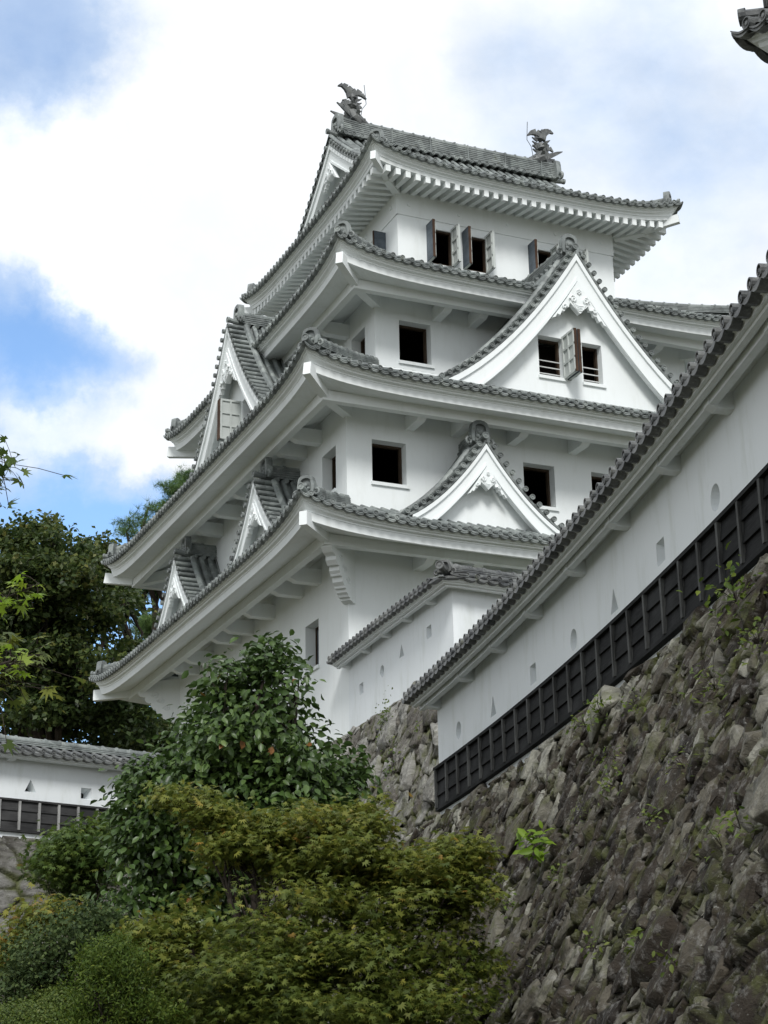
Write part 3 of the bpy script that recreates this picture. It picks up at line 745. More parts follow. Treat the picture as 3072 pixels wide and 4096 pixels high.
# ------------------------------------------------------------------ plaster walls with tiled copings
class Path:
    def __init__(s, pts, left=True):
        s.P = np.asarray(pts, float); d = np.diff(s.P, axis=0); s.l = np.linalg.norm(d, axis=1); s.cum = np.concatenate([[0], np.cumsum(s.l)]); s.L = s.cum[-1]
        t = d/s.l[:, None]; n = np.stack([-t[:, 1], t[:, 0]], 1) * (1 if left else -1)
        vn = np.vstack([n[:1], (n[:-1]+n[1:])/2, n[-1:]]); 
        for i in range(1, len(vn)-1): vn[i] /= max(.3, (vn[i]@vn[i]))
        s.vn = vn
    def __call__(s, a, o, z):
        if a < 0: t = (s.P[1]-s.P[0])/s.l[0]; p = s.P[0]+t*a; n = s.vn[0]
        elif a > s.L: t = (s.P[-1]-s.P[-2])/s.l[-1]; p = s.P[-1]+t*(a-s.L); n = s.vn[-1]
        else:
            p = np.array([np.interp(a, s.cum, s.P[:, i]) for i in (0, 1)]); n = np.array([np.interp(a, s.cum, s.vn[:, i]) for i in (0, 1)])
        q = p+n*o; return (q[0], q[1], z)
def loophole(mb, fn, a, z, shape, r=.115, cell=.2, depth=.22):
    """opening that narrows inwards; returns the cell so the wall sheet leaves room for it"""
    n = 24
    def pt(t, kind):
        if kind == 'circle': return r*math.cos(t), r*math.sin(t)
        c = [(-r, r*.95), (-r, -r*.95), (r, -r*.95), (r, r*.95)] if kind == 'square' else [(0, r*1.15), (-r*1.05, -r*.95), (r*1.05, -r*.95)]
        if kind == 'cell': c = [(-cell, cell), (-cell, -cell), (cell, -cell), (cell, cell)]
        dx, dz = math.cos(t), math.sin(t); best = None
        for i in range(len(c)):
            (x0, y0), (x1, y1) = c[i], c[(i+1) % len(c)]; ex, ey = x1-x0, y1-y0; den = dx*ey-dz*ex
            if abs(den) < 1e-9: continue
            s_ = (x0*ey-y0*ex)/den; u = (x0*dz-y0*dx)/den
            if s_ > 0 and -1e-6 <= u <= 1+1e-6: best = s_ if best is None else min(best, s_)
        return dx*best, dz*best
    base = sorted([2*PI*i/n for i in range(n)]+[math.atan2(y, x) % (2*PI) for x, y in ((1, 1), (-1, 1), (-1, -1), (1, -1))]+([math.atan2(y, x) % (2*PI) for x, y in ((0, 1), (-1.05, -.95), (1.05, -.95))] if shape == 'triangle' else []))
    ring = lambda k, sc, o, dz=0: [fn(a+pt(t, k)[0]*sc, o, z+pt(t, k)[1]*sc+dz) for t in base]
    mb.grid([ring('cell', 1, 0), ring(shape, 1, 0)], 0, close=True)
    lp = MB(); lp.grid([ring(shape, 1, 0), ring(shape, .42, -depth)], 0, close=True); lp.grid([ring(shape, .42, -depth), ring(shape, .42, -depth-.1), ring(shape, .01, -depth-.1)], 1, close=True)
    return lp
def plaster_wall(name, label, path, z0, z1, zp=None, holes=(), bpos=(), thick=.3, om=.40, zt=None, pitch=.21, mats=(BOARD, BATTEN), bsp=.5, group=None, lift0=0, ridge_end=(True, False), boff=.12):
    t = thing(name, label, 'wall', path(path.L/2, -thick/2, z0), group)
    fn = path; zt = zt or z1+.05; mb = MB(); lps = []
    cells = [(a-.2, a+.2, z-.2, z+.2) for a, z, k in holes]
    A = sorted({*np.linspace(0, path.L, max(2, int(path.L/.4))), *[c[0] for c in cells], *[c[1] for c in cells], *[c for c in path.cum]}); z1w = z1+.11; Z = sorted({z0, z1w, *[c[2] for c in cells], *[c[3] for c in cells]})
    for i in range(len(A)-1):
        for j in range(len(Z)-1):
            ca, cz = (A[i]+A[i+1])/2, (Z[j]+Z[j+1])/2
            if any(c[0] < ca < c[1] and c[2] < cz < c[3] for c in cells): continue
            mb.add([fn(A[i], 0, Z[j]), fn(A[i+1], 0, Z[j]), fn(A[i+1], 0, Z[j+1]), fn(A[i], 0, Z[j+1])], [(0, 1, 2, 3)])
    for a, z, k in holes: lps.append(loophole(mb, fn, a, z, k))
    for a in (0, path.L): mb.add([fn(a, 0, z0), fn(a, -thick, z0), fn(a, -thick, z1), fn(a, 0, z1)], [(0, 1, 2, 3)])
    mb.grid([[fn(a, -thick, z0), fn(a, -thick, z1)] for a in A])
    mb.grid([[fn(a, 0, z0-.55), fn(a, 0, z0)] for a in A])
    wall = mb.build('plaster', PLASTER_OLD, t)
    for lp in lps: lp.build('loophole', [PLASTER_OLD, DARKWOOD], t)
    e0, e1 = -.16, path.L+.16; ext = [e0]+[a for a in A if .05 < a < path.L-.05]+[e1]
    if any(c in path.cum[1:-1] for c in ext): pass
    # cornice: soffit, mouldings; both faces of the coping
    for sgn, nm in ((1, 'cornice'), (-1, 'cornice')):
        g = (lambda a, o, z: fn(a, o, z)) if sgn > 0 else (lambda a, o, z: fn(a, -thick-o, z))
        mb = MB(); zc = zt
        prof = [(om-.0, zc-.085), (om-.06, zc-.10), (om-.062, zc-.13), (om-.10, zc-.135), (om-.105, zc-.158), (om-.15, zc-.165), (om-.16, zc-.155), (.20, zc-.12), (.0, zc-.09)]
        mb.grid([[g(a, o, z) for o, z in prof] for a in ext])
        for a in (e0, e1): mb.add([g(a, o, z) for o, z in prof]+[g(a, 0, zc-.04), g(a, om-.1, zc-.06)], [tuple(range(len(prof)+2))])
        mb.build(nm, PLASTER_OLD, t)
        mb = MB(); mb.grid([[g(a, o, z) for o, z in ((.13, z1-.085), (.20, z1-.085), (.20, z1+.06), (.13, z1+.06))] for a in ext[:1]+ext[1:-1]+ext[-1:]], close=True)
        for a in (e0, e1): mb.add([g(a, o, z) for o, z in ((.13, z1-.085), (.20, z1-.085), (.20, z1+.06), (.13, z1+.06))], [(0, 1, 2, 3)])
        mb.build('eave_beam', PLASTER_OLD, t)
    for a in bpos:
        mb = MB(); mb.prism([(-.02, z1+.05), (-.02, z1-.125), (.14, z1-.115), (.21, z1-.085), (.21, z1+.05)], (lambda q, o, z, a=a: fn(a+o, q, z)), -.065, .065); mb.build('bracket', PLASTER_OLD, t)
    # tiled coping, two slopes
    mb = MB(); half = om+thick/2; rise = .19; zs = lambda o: zt-.05+(om-o)*rise/half*1.05
    n = int((e1-e0)/pitch)
    for sgn in (1, -1):
        g = (lambda a, o, z: fn(a, o, z)) if sgn > 0 else (lambda a, o, z: fn(a, -thick-o, z))
        O = np.linspace(om, -thick/2, 5)
        for i in range(n+1):
            l = e0+(i-.5)*pitch; r = l+pitch; l = max(l, e0-.05); r = min(r, e1+.05)
            mb.grid([[g(l+(r-l)*q, o, zs(o)-.028*(1-(2*q-1)**2)+.01) for o in O] for q in (0, .25, .5, .75, 1)])
            lip = []
            for q in np.linspace(0, 1, 5):
                a = l+(r-l)*q; sg_ = .028*(1-(2*q-1)**2); w_ = .038+.012*(1-(2*q-1)**2); zz = zs(om)-sg_+.01
                lip.append([g(a, om, zz), g(a, om+.034, zz-.004), g(a, om+.034, zz-w_), g(a, om-.05, zz-w_-.01)])
            mb.grid(lip)
        for i in range(n):
            a = e0+(i+.5)*pitch-pitch*0; a = e0+i*pitch+pitch*.5 if False else e0+(i+.5)*pitch
            P = [[g(a+.043*math.cos(q), o, zs(min(o, om))+.022+.047*math.sin(q)) for q in np.linspace(-.3, PI+.3, 7)] for o in (om+.03, om*.5, 0, -thick/2)]
            mb.grid(P); disc_tile(mb, g, a, om+.045, zs(om)+.03, .049)
        mb.grid([[g(a, om+.02, zt-.088), g(a, om-.03, zt-.095)] for a in ext])
    cp = mb.build('coping', TILE_DARK, t)
    mb = MB(); zr = zs(-thick/2)+.02
    stacked_ridge(mb, [fn(a, -thick/2, zr) for a in np.linspace(e0, e1, max(4, int(path.L/.5)))], .22, .10, 3, .058); mb.build('coping_ridge', TILE_DARK if name != 'garden_wall' else TILE, t)
    for k, (a, d) in enumerate(((e0+.04, -1), (e1-.04, 1))):
        if ridge_end[k]:
            o = np.array(fn(a+d, -thick/2, 0))-np.array(fn(a, -thick/2, 0)); ridge_end_tile('ridge_end_tile', t, fn(a, -thick/2, zr-.04), o, .20, .19, TILE_DARK, roll=False)
    # board cladding with battens
    if zp:
        mb = MB(); rows = 3; hh = (zp-z0)/rows
        for j in range(rows):
            mb.grid([[fn(a, o, z) for o, z in ((.012, z0+j*hh-.01), (.055, z0+j*hh-.01), (.03, z0+(j+1)*hh), (.01, z0+(j+1)*hh))] for a in A])
        mb.grid([[fn(a, o, z) for o, z in ((.0, zp+.022), (.075, zp+.012), (.075, zp-.025), (.03, zp-.025))] for a in A])
        mb.grid([[fn(a, o, z) for o, z in ((.03, z0+.022), (.062, z0+.018), (.062, z0-.018), (.0, z0-.025))] for a in A])
        for a in (0, path.L): mb.add([fn(a, o, z) for o, z in ((-.02, z0-.025), (.062, z0-.018), (.062, z0+.018), (.055, z0+.018), (.05, zp-.03), (.085, zp-.03), (.085, zp+.012), (-.02, zp+.025))], [tuple(range(8))])
        bd = mb.build('board_cladding', mats[0], t)
        a = boff*0+.012
        while a < path.L:
            mb = MB(); mb.fbox(fn, a, a+.045, .03, .075, z0+.019, zp-.026); mb.build('batten', mats[1], bd); a += bsp
    return t
# wall in front: follows the terrace edge and bends towards the viewer
CF = np.polyfit([-10.7, -13.5, -16.25, -18.29, -19.98, -21.41], [-3.17, -3.70, -4.26, -4.69, -5.15, -5.56], 2)
wx = lambda y: float(np.polyval(CF, y))
FY = np.concatenate([[-10.62], np.linspace(-11.4, -28.4, 35)])
front = Path([(wx(y), y) for y in FY], left=False)
sa = lambda y: float(np.interp(-y, -FY, front.cum))
FH = [(sa(y), z, k) for y, z, k in ((-11.56, 6.61, 'circle'), (-13.07, 6.56, 'triangle'), (-14.68, 6.55, 'square'), (-16.17, 6.53, 'circle'), (-17.52, 6.54, 'triangle'), (-18.93, 6.57, 'square'), (-20.37, 6.55, 'circle'), (-21.8, 6.55, 'triangle'), (-23.2, 6.55, 'square'))]
plaster_wall('boundary_wall', 'long white loopholed wall with black boards on the big stone slope at the right', front, 5.75, 7.20, 6.30, FH, [sa(-10.75)]+[sa(y) for y in (-12.25, -13.65, -15.1, -16.65, -18.1, -19.55, -20.9, -22.3, -23.7)], om=.40, zt=7.31, bsp=.505)
# small wall joining the corner of the keep
joint = Path([(-.02, -.02), (-.20, -2.6), (-.355, -5.36), (-.36, -5.46), (-.26, -5.465), (3.2, -5.2)], left=False)
jw = plaster_wall('connecting_wall', 'short white wall joining the corner of the keep above the stone base and turning away behind the long wall', joint, 9.0, 10.62, None,
             [(.75, 9.93, 'square'), (1.95, 9.98, 'circle'), (3.0, 10.1, 'triangle'), (4.35, 10.1, 'square')], [.12, 1.3, 2.45, 3.55, 4.7, 6.9], om=.36, zt=10.73, ridge_end=(False, False), pitch=.215)
ridge_end_tile('ridge_end_tile', jw, (-.60, -5.70, 10.74), (-1, -1, 0), .24, .22, TILE_DARK)
# wall at the left, in front of the dark trees
gw = Path([(-13.2, -.2), (-1.6, 2.35)], left=False)
plaster_wall('garden_wall', 'low white wall with grey boards at the left edge on a stone footing', gw, 7.22, 8.62, 7.80, [(7.46, 8.08, 'triangle'), (8.62, 8.05, 'square'), (6.2, 8.05, 'circle')], [1.4, 3.3, 5.2, 7.0, 8.9], om=.36, zt=8.70, mats=(BOARD_GREY, BATTEN_GREY), bsp=.40, ridge_end=(True, True))
# ------------------------------------------------------------------ corner turret whose eave tip enters the picture at the top right
turret = thing('corner_turret', 'dark tiled roof corner of a white turret at the top right edge', 'building', (-2.0, -24.5, 5.7))
TR = (-4.30, -26.6, 1.2, -22.38)
mb = MB()
for k in range(4):
    fn, L = side_fn(TR, k); wall_face(mb, fn, 0, L, 5.7, 10.9, [])
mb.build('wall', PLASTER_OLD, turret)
_c = castle; castle = turret
ET = Roof(TR, 1.05, 10.02, -1.4, .55, A=.42, K=.9); tr_roof = eave_parts(ET, 'tiled roof corner with ridge end ornament', 9.62)
tr_roof['label'] = 'dark tiled hip roof'
castle = _c
for o in list(turret.children_recursive):
    if o.type == 'MESH' and o.data.materials[0] == TILE: o.data.materials[0] = TILE_DARK
# ------------------------------------------------------------------ stone
def mat_stone(name, cols, moss, streak_rot, dark=1.0):
    m, t, p = new_mat(name)
    at_ = lambda nm: (lambda n: (setattr(n, 'attribute_name', nm), n.outputs['Fac'])[1])(t.nodes.new('ShaderNodeAttribute'))
    tint = at_('tint'); gap = at_('gap')
    co = objco(t); st = objco(t, (.9, 5.5, 5.5), streak_rot)
    base = mixc(t, gap, mixc(t, .7, ramp_(t, tint, cols), (.016, .015, .009)), ramp_(t, tint, cols))
    n1 = noise(t, 1.6, 7, .68, st, .3); n2 = noise(t, 9, 6, .7, co); n3 = noise(t, 30, 3, .6, co); n4 = noise(t, 1.1, 4, .6, co)
    c = mixc(t, ramp_(t, n1, [(.36, (1, 1, 1)), (.60, (0, 0, 0))]), base, mixc(t, .6, base, (.03, .026, .022)))
    c = mixc(t, ramp_(t, n2, [(.52, (0, 0, 0)), (.72, (.65, .65, .65))]), c, (.27, .265, .25))
    c = mixc(t, ramp_(t, n3, [(.66, (0, 0, 0)), (.74, (.6, .6, .6))]), c, (.36, .36, .33))
    mg = math_node(t, 'MULTIPLY', math_node(t, 'SUBTRACT', 1.0, gap), ramp_(t, n4, [(.40, (0, 0, 0)), (.62, (1, 1, 1))]))
    mz = math_node(t, 'ADD', math_node(t, 'MULTIPLY', mg, .85), math_node(t, 'MULTIPLY', ramp_(t, noise(t, 2.3, 6, .7, co), [(.52, (0, 0, 0)), (.67, (.85, .85, .85))]), moss))
    c = mixc(t, math_node(t, 'MINIMUM', mz, .9), c, mixc(t, n2, (.045, .055, .014), (.11, .125, .032)))
    t.links.new(c, p.inputs['Base Color']); p.inputs['Roughness'].default_value = .82; p.inputs['Specular IOR Level'].default_value = .2
    hb = math_node(t, 'ADD', math_node(t, 'MULTIPLY', n1, 1.2), math_node(t, 'MULTIPLY', n2, .6)); bump(t, p, hb, 1.0, .04); return m
def vnoise(x, y, seed):
    """smooth value noise on arrays"""
    xi = np.floor(x).astype(np.int64); yi = np.floor(y).astype(np.int64); fx = x-xi; fy = y-yi; fx = fx*fx*(3-2*fx); fy = fy*fy*(3-2*fy)
    h = lambda a, b: (((a*374761393 + b*668265263 + seed*1442695041) ^ ((a*374761393 + b*668265263 + seed*1442695041) >> 13))*1274126177 & 0xffffff)/0xffffff
    return (h(xi, yi)*(1-fx)+h(xi+1, yi)*fx)*(1-fy)+(h(xi, yi+1)*(1-fx)+h(xi+1, yi+1)*fx)*fy
def fbm(x, y, seed, oct=4):
    r = 0; a = .5
    for i in range(oct): r = r+a*(vnoise(x, y, seed+i)-.5); x = x*2.03; y = y*2.03; a *= .55
    return r
def stone_field(A, H, size, lean, stretch, depth, seed, rag=.22, rel=1.0, wv=.75):
    """height field of rough fitted stones; A,H grids in metres-like units"""
    A = A+.30*fbm(A*.9, H*.9, seed+70, 2); H = H+.30*fbm(A*.9, H*.9, seed+80, 2)
    c, s_ = math.cos(lean), math.sin(lean)
    wxx = fbm(A*2.2/size*.35, H*2.2/size*.35, seed+50)*rag*size*1.5; wyy = fbm(A*2.2/size*.35, H*2.2/size*.35, seed+60)*rag*size*1.5
    U = ((A+wxx)*c+(H+wyy)*s_)/(size*stretch); Vv = (-(A+wxx)*s_+(H+wyy)*c)/size
    ui = np.floor(U).astype(np.int64); vi = np.floor(Vv).astype(np.int64)
    hsh = lambda a, b, k: (((a*73856093 ^ b*19349663 ^ (k+seed)*83492791)*2654435761 & 0xffffffff) >> 8)/float(1 << 24)
    d1 = np.full(A.shape, 9.0); d2 = np.full(A.shape, 9.0); i1 = np.zeros(A.shape, np.int64); j1 = np.zeros(A.shape, np.int64); px = np.zeros(A.shape); py = np.zeros(A.shape)
    for di in range(-2, 3):
        for dj in range(-2, 3):
            a = ui+di; b = vi+dj; cx = a+.08+.84*hsh(a, b, 1); cy = b+.08+.84*hsh(a, b, 2); wgt = wv*hsh(a, b, 3)**2
            dx, dy = U-cx, Vv-cy; dd = np.maximum(np.abs(dx), np.abs(dy))*.45+np.hypot(dx, dy)*.62 - wgt*.55
            new = dd < d1; d2 = np.where(new, d1, np.minimum(d2, dd)); d1 = np.where(new, dd, d1)
            i1 = np.where(new, a, i1); j1 = np.where(new, b, j1); px = np.where(new, dx, px); py = np.where(new, dy, py)
    edge = np.clip((d2-d1)/.11, 0, 1); e = edge**.8
    tx = (hsh(i1, j1, 5)-.5)*2.4; ty = (hsh(i1, j1, 6)-.5)*2.4; off = hsh(i1, j1, 7)
    h = depth*(.80*e + rel*off*e + rel*(px*tx+py*ty)*.62*np.minimum(1, e*1.5) - .10*np.hypot(px, py))
    return h, hsh(i1, j1, 8), np.clip((d2-d1)/.30, 0, 1)
def facets(U, Vv, seed):
    """flat chipped planes: plane offset of the nearest cell"""
    ui = np.floor(U).astype(np.int64); vi = np.floor(Vv).astype(np.int64); best = np.full(U.shape, 9.0); out = np.zeros(U.shape); tone = np.zeros(U.shape)
    hsh = lambda a, b, k: (((a*73856093 ^ b*19349663 ^ (k+seed)*83492791)*2654435761 & 0xffffffff) >> 8)/float(1 << 24)
    for di in (-1, 0, 1):
        for dj in (-1, 0, 1):
            a = ui+di; b = vi+dj; dx = U-(a+hsh(a, b, 1)); dy = Vv-(b+hsh(a, b, 2)); dd = dx*dx+dy*dy; new = dd < best
            best = np.where(new, dd, best); out = np.where(new, hsh(a, b, 3)*.7+dx*(hsh(a, b, 4)-.5)*1.6+dy*(hsh(a, b, 5)-.5)*1.6, out)
            tone = np.where(new, hsh(a, b, 6), tone)
    return out, tone
def stone_surface(name, parent, base_fn, a0, a1, h0, h1, step, size, lean, stretch, depth, seed, mat, rough=.03, chip=.06, rel=1.0, wv=.75, flat=False):
    na = int((a1-a0)/step)+1; nh = int((h1-h0)/step)+1
    a = np.linspace(a0, a1, na); h = np.linspace(h0, h1, nh); A, H = np.meshgrid(a, h, indexing='ij')
    d, tint, gap = stone_field(A, H, size, lean, stretch, depth, seed, rel=rel, wv=wv)
    c, s_ = math.cos(lean), math.sin(lean); U = A*c+H*s_; Vv = -A*s_+H*c
    fo, tone = facets((U+.15*size*fbm(U*5, Vv*5, seed+3, 2))/(size*.80), (Vv+.15*size*fbm(U*5, Vv*5, seed+4, 2))/(size*.36), seed+30); d = d+chip*fo*np.clip(gap*3, 0, 1)
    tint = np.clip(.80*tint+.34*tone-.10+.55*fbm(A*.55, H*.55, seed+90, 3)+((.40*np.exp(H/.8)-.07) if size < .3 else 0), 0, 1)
    d = d+rough*(2.2*fbm(U*2.2, Vv*8, seed+7, 4)+1.4*fbm(A*9, H*9, seed+9, 3))*(.35+.65*np.clip(gap*2, 0, 1))
    P = base_fn(A, H, d)
    idx = np.arange(na*nh).reshape(na, nh); q = np.stack([idx[:-1, :-1], idx[1:, :-1], idx[1:, 1:], idx[:-1, 1:]], -1).reshape(-1)
    return np_mesh(name, P.reshape(-1, 3), np.full((na-1)*(nh-1), 4), q, mat, parent, flat is False, [('tint', 'POINT', tint.ravel()), ('gap', 'POINT', gap.ravel())])
SC_BROWN = [(0, (.013, .010, .0075)), (.25, (.032, .025, .018)), (.5, (.068, .057, .042)), (.75, (.145, .136, .107)), (1, (.33, .325, .275))]
SC_GREY = [(0, (.09, .08, .068)), (.35, (.16, .15, .13)), (.7, (.25, .245, .22)), (1, (.36, .355, .33))]
SC_PALE = [(0, (.10, .095, .085)), (.4, (.15, .145, .132)), (.75, (.20, .195, .18)), (1, (.27, .265, .25))]
STONE_A = mat_stone('rough_stone', SC_BROWN, .75, (math.radians(58), 0, math.radians(70)))
STONE_B = mat_stone('base_stone', SC_GREY, .8, (math.radians(60), 0, math.radians(70)))
STONE_C = mat_stone('footing_stone', SC_PALE, .2, (0, 0, 0))
def path_arrays(path):
    e = 6.0; t0 = (path.P[1]-path.P[0])/path.l[0]; t1 = (path.P[-1]-path.P[-2])/path.l[-1]
    P = np.vstack([path.P[0]-t0*e, path.P, path.P[-1]+t1*e]); n = np.vstack([path.vn[0], path.vn, path.vn[-1]]); cum = np.concatenate([[-e], path.cum, [path.L+e]])
    return P, n, cum
def batter_fn(path, ztop, slope, curve, o0=.0, sag=None):
    P, n, cum = path_arrays(path)
    def f(A, H, d):     # H = distance below the top, measured downwards as negative
        bx = np.interp(A, cum, P[:, 0]); by = np.interp(A, cum, P[:, 1]); nx = np.interp(A, cum, n[:, 0]); ny = np.interp(A, cum, n[:, 1])
        dep = -H; off = o0+slope*dep+curve*dep*dep; k = 1/math.hypot(1, slope)
        z = ztop+H + (sag(A) if sag is not None else 0)
        edge = np.clip(-H/.18, 0, 1)**.6
        o = off+d*k*edge-.25*(1-edge); z = z+d*slope*k*edge*.8
        return np.stack([bx+nx*o, by+ny*o, z], -1)
    return f
def rubble(name, parent, fn, a0, a1, h0, h1, specs, lean, mat, seed, thick=.55, sink=.0):
    """separate angular stones fitted over the face, big ones first, each an irregular chipped hull"""
    import bmesh
    rng = np.random.default_rng(seed); placed = []; cell = {}
    VV = []; LL = []; SS = []; TT = []; nv = 0
    for (n, r0, r1) in specs:
        for _ in range(n):
            r = rng.uniform(r0, r1); a = rng.uniform(a0, a1); h = rng.uniform(h0+r, h1-r*.9)
            key = (int(a//.5), int(h//.5)); ok = True
            for i in (-1, 0, 1):
                for j in (-1, 0, 1):
                    for (pa, ph, pr) in cell.get((key[0]+i, key[1]+j), ()):
                        if (pa-a)**2+(ph-h)**2 < (.86*(pr+r))**2: ok = False; break
                    if not ok: break
                if not ok: break
            if not ok: continue
            cell.setdefault(key, []).append((a, h, r)); placed.append((a, h, r))
    for (a, h, r) in placed:
        q = fn(np.array([a, a+.02, a]), np.array([h, h, h+.02]), np.zeros(3)); T = q[1]-q[0]; T /= np.linalg.norm(T); U = q[2]-q[0]; U /= np.linalg.norm(U); Nn = np.cross(T, U); Nn /= np.linalg.norm(Nn)
        if Nn[0] > 0: Nn = -Nn
        th = lean+rng.normal(0, .42); e1 = T*math.cos(th)+U*math.sin(th); e2 = -T*math.sin(th)+U*math.cos(th)
        tl = rng.normal(0, .22, 2); n2 = Nn+e1*tl[0]+e2*tl[1]; n2 /= np.linalg.norm(n2)
        asp = rng.uniform(1.0, 1.55); d = rng.normal(0, 1, (13, 3)); d /= np.linalg.norm(d, axis=1)[:, None]; d = np.sign(d)*np.abs(d)**.55
        P = q[0]-Nn*sink+(d[:, :1]*e1*r*1.12*asp**.5)+(d[:, 1:2]*e2*r*1.12/asp**.5)+d[:, 2:]*n2*r*thick*rng.uniform(.7, 1.2)
        bm = bmesh.new()
        for p in P: bm.verts.new(p)
        bmesh.ops.convex_hull(bm, input=bm.verts); bmesh.ops.delete(bm, geom=[v for v in bm.verts if not v.link_faces], context='VERTS')
        bmesh.ops.bevel(bm, geom=list(bm.edges), offset=r*.04, segments=1, affect='EDGES', profile=.6)
        bmesh.ops.subdivide_edges(bm, edges=[e for e in bm.edges if e.calc_length() > r*.30], cuts=1, use_grid_fill=True)
        for v in bm.verts: v.co += Vector(rng.normal(0, r*.030, 3))
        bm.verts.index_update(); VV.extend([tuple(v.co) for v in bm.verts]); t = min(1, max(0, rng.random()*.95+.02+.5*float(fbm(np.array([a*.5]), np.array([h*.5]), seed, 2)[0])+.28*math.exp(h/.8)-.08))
        TT.extend([t]*len(bm.verts))
        for f in bm.faces: SS.append(len(f.verts)); LL.extend([v.index+nv for v in f.verts])
        nv += len(bm.verts); bm.free()
    return np_mesh(name, np.array(VV), SS, LL, mat, parent, False, [('tint', 'POINT', TT), ('gap', 'POINT', np.ones(len(VV)))])
sw = thing('retaining_wall', 'big rough brown stone slope under the long boarded wall at the right', 'stone wall', (-5, -17, 0))
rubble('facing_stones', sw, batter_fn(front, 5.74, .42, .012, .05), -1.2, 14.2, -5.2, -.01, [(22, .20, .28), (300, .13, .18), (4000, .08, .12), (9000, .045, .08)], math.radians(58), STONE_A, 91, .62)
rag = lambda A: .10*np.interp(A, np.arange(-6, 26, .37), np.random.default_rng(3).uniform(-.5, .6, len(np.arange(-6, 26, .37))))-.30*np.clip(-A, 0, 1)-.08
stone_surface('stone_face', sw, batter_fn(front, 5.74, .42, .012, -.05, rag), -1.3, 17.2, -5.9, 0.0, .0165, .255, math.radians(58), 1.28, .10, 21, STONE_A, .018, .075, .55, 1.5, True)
# top fill between stones and wall
mb = MB(); mb.grid([[front(a, .12, 5.5), front(a, -.2, 5.6), front(a, -5, 5.6)] for a in np.linspace(-1.2, 17.2, 20)])
GROUND = None
def mat_ground(name, lo, hi):
    m, t, p = new_mat(name); co = objco(t); n1 = noise(t, .8, 7, .7, co); n2 = noise(t, 8, 5, .7, co)
    c = mixc(t, n1, lo, hi); c = mixc(t, ramp_(t, n2, [(.45, (0, 0, 0)), (.7, (1, 1, 1))]), c, tuple(x*.6 for x in lo)); t.links.new(c, p.inputs['Base Color']); p.inputs['Roughness'].default_value = .95; bump(t, p, n2, .6, .05); return m
GROUND = mat_ground('ground', (.05, .055, .025), (.13, .11, .07))
o = mb.build('terrace', GROUND); o['kind'] = 'structure'
# stone base of the keep: left face and the run under the connecting wall
kb = thing('keep_base', 'grey fitted stone base under the keep, half hidden by the trees', 'stone wall', (0, 0, 0))
basep = Path([(-.10, 13.4), (-.10, 0.0), (-.42, -5.75), (6, -5.2)], left=False)
stone_surface('stone_face', kb, batter_fn(basep, 9.28, .30, .014, -.07), 3.0, 22.0, -6.6, 0.0, .026, .40, math.radians(58), 1.35, .09, 5, STONE_B, .016, .055, .45, 1.1, True)
rubble('facing_stones', kb, batter_fn(basep, 9.28, .30, .014, .05), 11.5, 19.4, -4.0, -.01, [(60, .28, .42), (160, .18, .26), (500, .10, .16), (1500, .055, .09)], math.radians(62), STONE_B, 92, .42, .03)
mb = MB(); mb.box(-.1, -5.4, 8.7, 12, 13.2, 9.05); mb.build('base_top', STONE_B, kb)
gb = thing('wall_footing', 'pale rounded stone footing below the low white wall at the left', 'stone wall', (-8, 1, 0))
stone_surface('stone_face', gb, batter_fn(gw, 7.17, .22, .01, .06), -3.5, 12.0, -6.6, 0.0, .028, .42, math.radians(8), 1.25, .08, 9, STONE_C, .015, .02, .5)
# ground: one sheet to the horizon plus the raised terraces behind the stone faces
mb = MB(); mb.grid([[(x, y, 0.0) for y in np.linspace(-900, 900, 13)] for x in np.linspace(-900, 900, 13)]); o = mb.build('ground', GROUND); o['kind'] = 'structure'
mb = MB(); mb.grid([[(-13.4, .3, 7.1), (-13.6, 40, 8.5)], [(-1.5, 2.6, 7.1), (-1.5, 40, 8.5)], [(0.6, 12.5, 8.6), (0.6, 40, 8.8)], [(40, 12.5, 8.6), (40, 40, 8.8)]])
mb.grid([[(2.6, -5.0, 8.9), (40, -5, 8.9)], [(2.6, 12.6, 8.9), (40, 12.6, 8.9)]]); o = mb.build('terrace', GROUND); o['kind'] = 'structure'
# ------------------------------------------------------------------ vegetation
def mat_leaf(name, cols, trans=.35, rough=.5, spec=.4):
    m, t, p = new_mat(name); at_ = t.nodes.new('ShaderNodeAttribute'); at_.attribute_name = 'tint'
    c = ramp_(t, at_.outputs['Fac'], cols); t.links.new(c, p.inputs['Base Color']); p.inputs['Roughness'].default_value = rough; p.inputs['Specular IOR Level'].default_value = spec
    tr = t.nodes.new('ShaderNodeBsdfTranslucent'); c2 = mixc(t, .5, c, (.10, .14, .015), 'ADD'); t.links.new(c, tr.inputs[0])
    ms = t.nodes.new('ShaderNodeMixShader'); ms.inputs[0].default_value = trans; t.links.new(p.outputs[0], ms.inputs[1]); t.links.new(tr.outputs[0], ms.inputs[2])
    t.links.new(ms.outputs[0], t.nodes['Material Output'].inputs[0]); return m
BARK = mat_wood('bark', (.014, .011, .009), (.045, .037, .029), (8, 8, 1.5), .9)
TWIG_PALE = mat_wood('pale_twig', (.16, .14, .10), (.34, .30, .23), (8, 8, 1.5), .9)
LEAF_CAM = mat_leaf('glossy_leaf', [(0, (.028, .056, .014)), (.45, (.055, .100, .024)), (.8, (.095, .155, .036)), (.985, (.14, .20, .05)), (.992, (.22, .19, .03)), (1, (.22, .10, .03))], .25, .38, .4)
LEAF_MAP = mat_leaf('maple_leaf', [(0, (.056, .086, .018)), (.4, (.122, .156, .029)), (.75, (.195, .210, .038)), (.97, (.26, .23, .042)), (1, (.28, .18, .04))], .42, .5, .25)
